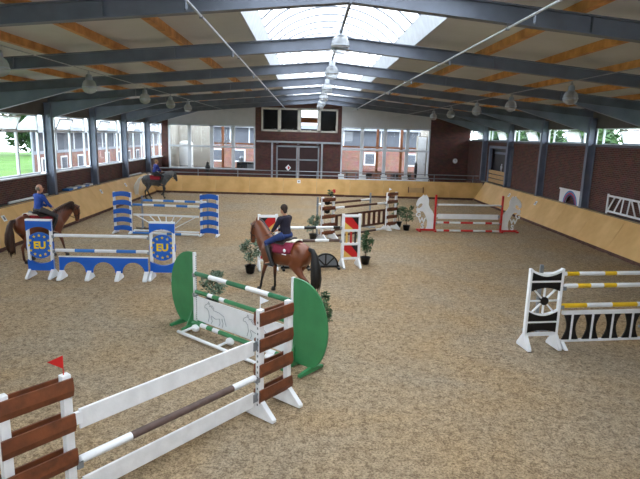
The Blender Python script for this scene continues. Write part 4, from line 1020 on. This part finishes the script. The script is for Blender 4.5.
# ------------------------------------------------------------------ horses and riders
TR = [(-.93, 1.22, .10, .09), (-.86, 1.235, .23, .19), (-.68, 1.235, .325, .265), (-.45, 1.225, .335, .29), (-.15, 1.185, .335, .30), (.15, 1.18, .355, .29), (.42, 1.205, .365, .25), (.62, 1.2, .32, .215), (.76, 1.17, .2, .15), (.82, 1.16, .08, .07)]
def tr_at(x):
    for i in range(len(TR)-1):
        if TR[i][0] <= x <= TR[i+1][0]:
            f = (x-TR[i][0])/(TR[i+1][0]-TR[i][0]); return [TR[i][k]+(TR[i+1][k]-TR[i][k])*f for k in range(1, 4)]
    return TR[-1][1:]
def horse(label, loc, rz, coat, hair, pose, padkey, pitch=0., mane='blackhair'):
    t = thing('horse', label, 'horse', loc, rz); t.rotation_euler = (0, -pitch, rz)
    m = MB()
    m.loft([(x, 0, z) for x, z, h, w in TR], [(h, w) for x, z, h, w in TR], 20)
    # croup and shoulder masses
    m.ball((-.6, .13, 1.2), (.28, .17, .32)); m.ball((-.6, -.13, 1.2), (.28, .17, .32))
    m.ball((.5, .12, 1.15), (.22, .14, .33)); m.ball((.5, -.12, 1.15), (.22, .14, .33)); m.ball((.3, 0, 1.5), (.2, .1, .09))
    N = pose['neck']; m.loft(N, [(.34, .2), (.3, .17), (.245, .135), (.195, .11), (.16, .095)], 16)
    Hd = pose['head']; m.loft(Hd, [(.12, .085), (.165, .105), (.14, .09), (.105, .07), (.085, .06), (.082, .058), (.045, .035)], 14)
    # ears
    pl = Vector(Hd[0]); back = (Vector(N[-2])-Vector(N[-1])).normalized(); hd = (Vector(Hd[3])-pl).normalized()
    eu = (-hd*.85+Vector((.15, 0, .35))).normalized()
    for s in (-1, 1):
        b0 = pl+Vector((0, s*.055, 0))+eu*.06; m.loft([b0, b0+eu*.08+Vector((0, s*.012, 0)), b0+eu*.17], [(.03, .035), (.026, .032), (.005, .005)], 8)
    hoofs = []
    for k in ('fl', 'fr', 'hl', 'hr'):
        s = 1 if k[1] == 'l' else -1; P = pose[k]; y = s*(.15 if k[0] == 'f' else .155)
        if k[0] == 'f':
            pts = [(.5, y*.9, 1.2), (.46, y, .98)]+[(px, y, pz) for px, pz in P]; R = [(.17, .1), (.125, .085), (.066, .055), (.055, .05), (.038, .034), (.046, .04), (.036, .034)]
            # P: knee-above, knee, cannon, fetlock, pastern
            m.loft(pts, R, 12)
        else:
            pts = [(-.6, y*.9, 1.2), (-.52, y*1.05, .95)]+[(px, y, pz) for px, pz in P]; R = [(.26, .14), (.19, .11), (.085, .065), (.06, .048), (.043, .038), (.05, .043), (.04, .036)]
            m.loft(pts, R, 12)
        hoofs.append((P[-1], y))
    body = baked(m, 'body', coat, .024, t, 6)
    for (hx, hz), y in hoofs:
        h = MB().lathe([(.07, -.05), (.06, 0), (.045, .04)], 12).build('hoof', 'hoof', t, True); h.location = (hx+.015, y, hz-.0)
        h.rotation_euler[1] = -.2 if hz < .09 else .7
    e_ = Vector(Hd[1])
    for s in (-1, 1): MB().ball((e_.x+hd.x*.03, e_.y+s*.1, e_.z+hd.z*.03+.03), .022, 8, 6).build('eye', 'eye', t, True)
    # mane along the crest
    cr = []
    for i, p in enumerate(N):
        p = Vector(p); tt = (Vector(N[min(i+1, 4)])-Vector(N[max(i-1, 0)])).normalized(); u = tt.cross(Vector((0, 1, 0)))
        if u.z < 0: u = -u
        r = [.30, .265, .21, .17, .14][i]
        cr.append(p+u*(r-.02) if i else p+u*.28)
    mm = MB()
    for i in range(4):
        for k in range(4):
            p = cr[i].lerp(cr[i+1], k/4.0); mm.loft([p+Vector((0, 0, .03)), p+Vector((0, -.07, .0)), p+Vector((-.02, -.12, -.12-.03*(k % 2))), p+Vector((-.03, -.125, -.22-.04*(k % 3)))], [(.05, .02), (.06, .025), (.045, .018), (.01, .008)], 6, side=(1, 0, 0))
    mm.build('mane', mane, t, True)
    # tail
    tl = MB(); sw = pose.get('tail', 0)
    tl.loft([(-.88, 0, 1.42), (-1.0, 0, 1.4), (-1.07-sw*.3, 0, 1.25), (-1.1-sw*.6, .02, 1.0), (-1.1-sw*.9, .02, .75), (-1.08-sw, .0, .5), (-1.05-sw, 0, .36)], [.05, .065, (.09, .09), (.125, .12), (.15, .135), (.125, .11), (.03, .03)], 12)
    rr = random.Random(5)
    for k in range(14):
        a_ = rr.uniform(0, 6.3); r_ = rr.uniform(.08, .14)
        tl.loft([(-1.02, 0, 1.35), (-1.08-sw*.6+r_*math.cos(a_)*.8, r_*math.sin(a_), 1.0), (-1.1-sw*.9+r_*math.cos(a_), r_*math.sin(a_), .65), (-1.07-sw+r_*math.cos(a_)*.9, r_*math.sin(a_)*.9, .3+rr.uniform(-.04, .1))], [.02, .026, .022, .004], 6)
    tl.build('tail', hair, t, True)
    # saddle pad draped over the back
    def drape(xa, xb, ang, off, name, key, th=.015, skew=0.):
        vs = []; fs = []; nx, na = 8, 16
        for lay in (0, 1):
            for i in range(nx+1):
                x = xa+(xb-xa)*i/nx
                for j in range(na+1):
                    an = -ang+2*ang*j/na; zc, hh, hw = tr_at(x+skew*abs(an)); o_ = off+th*lay
                    vs.append((x+skew*abs(an), (hw+o_)*math.sin(an), zc+(hh+o_)*math.cos(an)))
        n1 = (nx+1)*(na+1)
        for i in range(nx):
            for j in range(na):
                a_ = i*(na+1)+j; q = (a_, a_+1, a_+na+2, a_+na+1); fs.append(q); fs.append(tuple(n1+v for v in reversed(q)))
        edge = [i*(na+1) for i in range(nx+1)]+[nx*(na+1)+j for j in range(1, na+1)]+[i*(na+1)+na for i in range(nx-1, -1, -1)]+[j for j in range(na-1, 0, -1)]
        for i in range(len(edge)):
            a_, b_ = edge[i], edge[(i+1) % len(edge)]; fs.append((a_, b_, b_+n1, a_+n1))
        return MB().add(vs, fs).build(name, key, t, True)
    pad = drape(-.5, .24, 1.42, .03, 'saddle_pad', padkey)
    drape(-.52, .26, .5, .045, 'fleece', 'fleece', .03)
    drape(-.26, .22, .8, .075, 'saddle_flap', 'leather', .015, .06)
    MB().loft([(-.34, 0, 1.63), (-.25, 0, 1.6), (-.05, 0, 1.575), (.1, 0, 1.6), (.2, 0, 1.66)], [(.05, .15), (.05, .17), (.045, .15), (.05, .11), (.05, .06)], 12).build('saddle_seat', 'leather', t, True)
    zc, hh, hw = tr_at(.15); MB().ring((.15, 0, zc), (0, 0, 1), (0, 1, 0), hh+.03, hw+.03, .02, 28).build('girth', 'leather', t)
    if padkey == 'maroon':
        for s in (-1, 1):
            z_, h_, w_ = tr_at(-.3); MB().ball((-.3, s*(w_+.05)*.93, z_+(h_+.05)*.36), (.05, .014, .05), 10, 6).box(-.37, -.23, s*(w_+.05)*.985-.008, s*(w_+.05)*.985+.008, z_+.03, z_+.05).build('emblem', 'white', pad)
    # bridle and reins
    Hv = [Vector(p) for p in Hd]
    br = MB(); ud = hd.cross(Vector((0, 1, 0)))
    br.ring(Hv[3].lerp(Hv[2], .3), ud, (0, 1, 0), .125, .086, .011); br.ring(Hv[1], ud, (0, 1, 0), .17, .112, .011)
    for s in (-1, 1): br.loft([Hv[0]+Vector((0, s*.075, .05)), Hv[1]+Vector((0, s*.112, 0)), Hv[2]+Vector((0, s*.098, 0)), Hv[4]+Vector((0, s*.066, 0))], .011, 5)
    br.build('bridle', 'black', t)
    for s in (-1, 1): MB().loft([Hv[4]+Vector((0, s*.07, -.01)), (.75, s*.16, pose.get('rein', 1.5)), (.42, s*.09, 1.68)], .008, 5).build('rein', 'black', t)
    for s in (-1, 1):
        st = MB().ring((.13, s*.4, .93), (0, 0, 1), (1, 0, 0), .07, .06, .01).box(.07, .19, s*.4-.04, s*.4+.04, .855, .868); st.build('stirrup', 'zinc', t)
        MB().loft([(.12, s*.36, 1.4), (.13, s*.4, 1.0)], .012, 5).build('stirrup_leather', 'leather', t)
    return t

def rider(label, loc, rz, shirt, trous, hair, pitch=0., lean=0., turn=0., bald=False):
    t = thing('person', label, 'person', loc, rz); t.rotation_euler = (0, -pitch, rz)
    hip = Vector((-.06, 0, 1.72)); ch = Vector((-.02+lean, 0, 2.08)); nk = Vector((-.01+lean*1.2, 0, 2.25)); hc = Vector((.03+lean*1.4, 0, 2.385))
    J = {}
    for s in (-1, 1):
        J[s] = dict(sh=Vector((-.02+lean, s*.19, 2.16)), el=Vector((.1+lean*.6, s*.27, 1.9)), wr=Vector((.33, s*.12, 1.76)), hp=Vector((-.04, s*.1, 1.70)), kn=Vector((.36, s*.33, 1.46)), an=Vector((.1, s*.4, 1.0)), toe=Vector((.28, s*.43, .91)), he=Vector((.03, s*.4, .9)))
    rot = Matrix.Rotation(turn, 3, 'Z')
    hv = lambda x, y, z: hc+rot @ (Vector((x, y, z))*1.1)
    b = MB()      # skin body: head, neck, hands and the limbs under the clothes
    b.ball(hv(-.01, 0, .02), (.105, .086, .12)); b.ball(hv(.03, 0, -.05), (.07, .066, .082)); b.loft([hv(.085, 0, .02), hv(.115, 0, -.015), hv(.1, 0, -.03)], [.012, .02, .01], 8)
    for s in (-1, 1): b.ball(hv(-.005, s*.08, -.005), (.018, .012, .03), 8, 6)
    b.loft([nk-Vector((0, 0, .1)), nk, hc-Vector((0, 0, .04))], [.07, .055, .055], 10)
    b.loft([hip, hip.lerp(ch, .5), ch], [(.1, .14), (.09, .12), (.1, .15)], 12)
    for s in (-1, 1):
        j = J[s]; b.loft([j['sh'], j['el'], j['wr']], [.045, .038, .028], 8); b.loft([j['hp'], j['kn'], j['an'], j['toe']], [.08, .05, .035, .03], 8)
        w = j['wr']; dv = Vector((.9, -s*.25, -.25)).normalized(); b.loft([w, w+dv*.05, w+dv*.085], [(.022, .03), (.03, .042), (.02, .036)], 8)
        sd = Vector((0, 0, 1))
        for q in range(4):
            f0 = w+dv*.075+sd*(.024-.016*q)+Vector((0, s*.005, 0)); f1 = f0+dv*(.034-.003*abs(q-1)); f2 = f1+Vector((-.005, -s*.028, -.006)); f3 = f2+Vector((-.024, -s*.004, -.003)); b.loft([f0, f1, f2, f3], [.0095, .0092, .0088, .007], 6)
        t0 = w+dv*.03+Vector((0, -s*.01, .03)); b.loft([t0, t0+Vector((.03, -s*.015, .015)), t0+Vector((.06, -s*.02, .012))], [.012, .011, .008], 6)
    baked(b, 'body', 'skin', .0085, t, 2)
    for s in (-1, 1): MB().ball(hv(.078, s*.032, .015), .011, 8, 6).build('eye', 'eye', t, True)
    MB().loft([hv(.083, -.025, -.062), hv(.093, 0, -.064), hv(.083, .025, -.062)], .006, 6).build('mouth', 'padred', t)
    sh = MB(); sh.loft([hip-Vector((0, 0, .04)), hip+Vector((0, 0, .08)), hip.lerp(ch, .5), ch, ch+Vector((0, 0, .1)), nk-Vector((0, 0, .02))], [(.125, .175), (.125, .165), (.12, .165), (.135, .19), (.115, .17), (.06, .075)], 16)
    for s in (-1, 1):
        j = J[s]; sh.loft([j['sh']-Vector((0, s*.05, -.01)), j['sh'], j['sh'].lerp(j['el'], .5), j['el'], j['el'].lerp(j['wr'], .5), j['wr']-Vector((.01, 0, 0))], [.07, .08, .068, .06, .05, .042], 10)
    baked(sh, 'shirt', shirt, .014, t, 4)
    tr = MB(); tr.loft([hip+Vector((0, 0, .02)), hip-Vector((0, 0, .04)), hip-Vector((0, 0, .1))], [(.14, .18), (.16, .19), (.1, .13)], 14)
    for s in (-1, 1):
        j = J[s]; tr.loft([j['hp']-Vector((.05, 0, 0)), j['hp'].lerp(j['kn'], .4), j['kn'], j['kn'].lerp(j['an'], .35)], [.125, .1, .078, .062], 12)
    baked(tr, 'breeches', trous, .014, t, 4)
    for s in (-1, 1):
        j = J[s]; bo = MB(); bo.loft([j['kn'].lerp(j['an'], .15), j['kn'].lerp(j['an'], .4), j['kn'].lerp(j['an'], .75), j['an'], j['he']], [.07, .075, .058, .05, .045], 12)
        bo.loft([j['he']+Vector((-.03, 0, .0)), j['he'].lerp(j['toe'], .5)+Vector((0, 0, .015)), j['toe']+Vector((.03, 0, -.01))], [(.04, .042), (.045, .05), (.025, .035)], 10)
        baked(bo, 'boot', 'boot', .012, t, 2)
    hr = MB()
    if bald: hr.loft([hv(-.06, 0, -.055), hv(-.05, 0, 0), hv(-.035, 0, .06)], [(.06, .08), (.072, .096), (.066, .082)], 14)
    else:
        hr.ball(hv(-.022, 0, .045), (.106, .096, .106), 14, 10); hr.loft([hv(-.06, 0, .02), hv(-.075, 0, -.05), hv(-.07, 0, -.085)], [(.06, .075), (.045, .062), (.02, .04)], 12)
    baked(hr, 'hair', hair, .01, t, 2)
    return t
stand_f = [(.45, .72), (.46, .52), (.45, .32), (.45, .13), (.49, .06)]
fwd_f = [(.56, .74), (.63, .54), (.68, .34), (.72, .14), (.77, .06)]
back_f = [(.4, .72), (.34, .52), (.2, .35), (.1, .17), (.12, .08)]
lift_f = [(.62, .8), (.7, .62), (.6, .42), (.5, .3), (.46, .24)]
stand_h = [(-.66, .66), (-.8, .54), (-.79, .32), (-.77, .13), (-.72, .06)]
fwd_h = [(-.45, .68), (-.52, .54), (-.42, .32), (-.34, .14), (-.28, .06)]
back_h = [(-.78, .68), (-.98, .56), (-1.08, .34), (-1.16, .15), (-1.12, .07)]
# bay horse in the middle, on the bit, walking left and away
hx, hy, hr_ = -1.27, 14.4, math.radians(141)
horse('bright bay horse with black tail and maroon saddle pad walking behind the green jump', (hx, hy, 0), hr_, 'bay', 'blackhair',
      dict(neck=[(.55, 0, 1.28), (.74, 0, 1.48), (.87, 0, 1.68), (.96, .0, 1.82), (1.03, 0, 1.88)], head=[(1.0, 0, 1.9), (1.08, 0, 1.8), (1.13, 0, 1.66), (1.16, 0, 1.52), (1.18, 0, 1.42), (1.19, 0, 1.34), (1.19, 0, 1.3)],
           fl=fwd_f, fr=stand_f, hl=back_h, hr=fwd_h, tail=.05, rein=1.52), 'maroon')
rider('person in navy hooded top and jeans riding the bright bay horse', (hx, hy, 0), hr_, 'navy', 'jeans', 'brownhair', turn=-.3)
# chestnut horse at the left, head low
hx, hy, hr_ = -9.55, 17.95, math.radians(59)
horse('dark chestnut horse walking along the left kickboard behind the EU standard', (hx, hy, 0), hr_, 'chestnut', 'browntail',
      dict(neck=[(.55, 0, 1.28), (.78, 0, 1.45), (.98, 0, 1.58), (1.14, 0, 1.66), (1.24, 0, 1.67)], head=[(1.22, 0, 1.68), (1.31, 0, 1.6), (1.36, 0, 1.47), (1.37, 0, 1.33), (1.37, 0, 1.23), (1.36, 0, 1.15), (1.35, 0, 1.11)],
           fl=stand_f, fr=fwd_f, hl=fwd_h, hr=stand_h, tail=.0, rein=1.5), 'padred', mane='browntail')
rider('person with short grey hair in a royal blue shirt riding the chestnut horse', (hx, hy, 0), hr_, 'royal', 'greybreech', 'greyhair', bald=True, turn=-.3)
# grey horse in the far corner, cantering up
hx, hy, hr_ = -10.5, 35.1, math.radians(40)
horse('dapple grey horse with white tail cantering in the far left corner', (hx, hy, 0), hr_, 'greycoat', 'whitetail',
      dict(neck=[(.55, 0, 1.26), (.78, 0, 1.42), (.98, 0, 1.53), (1.12, 0, 1.58), (1.22, 0, 1.57)], head=[(1.2, 0, 1.59), (1.29, 0, 1.51), (1.36, 0, 1.39), (1.42, 0, 1.27), (1.45, 0, 1.18), (1.47, 0, 1.11), (1.48, 0, 1.08)],
           fl=lift_f, fr=stand_f, hl=fwd_h, hr=stand_h, tail=.25, rein=1.5), 'padred', .0, 'greymane')
rider('person in dark blue shirt riding the grey horse in the far left corner', (hx, hy, 0), hr_, 'blueshirt', 'darkbreech', 'blondhair', 0., .05)
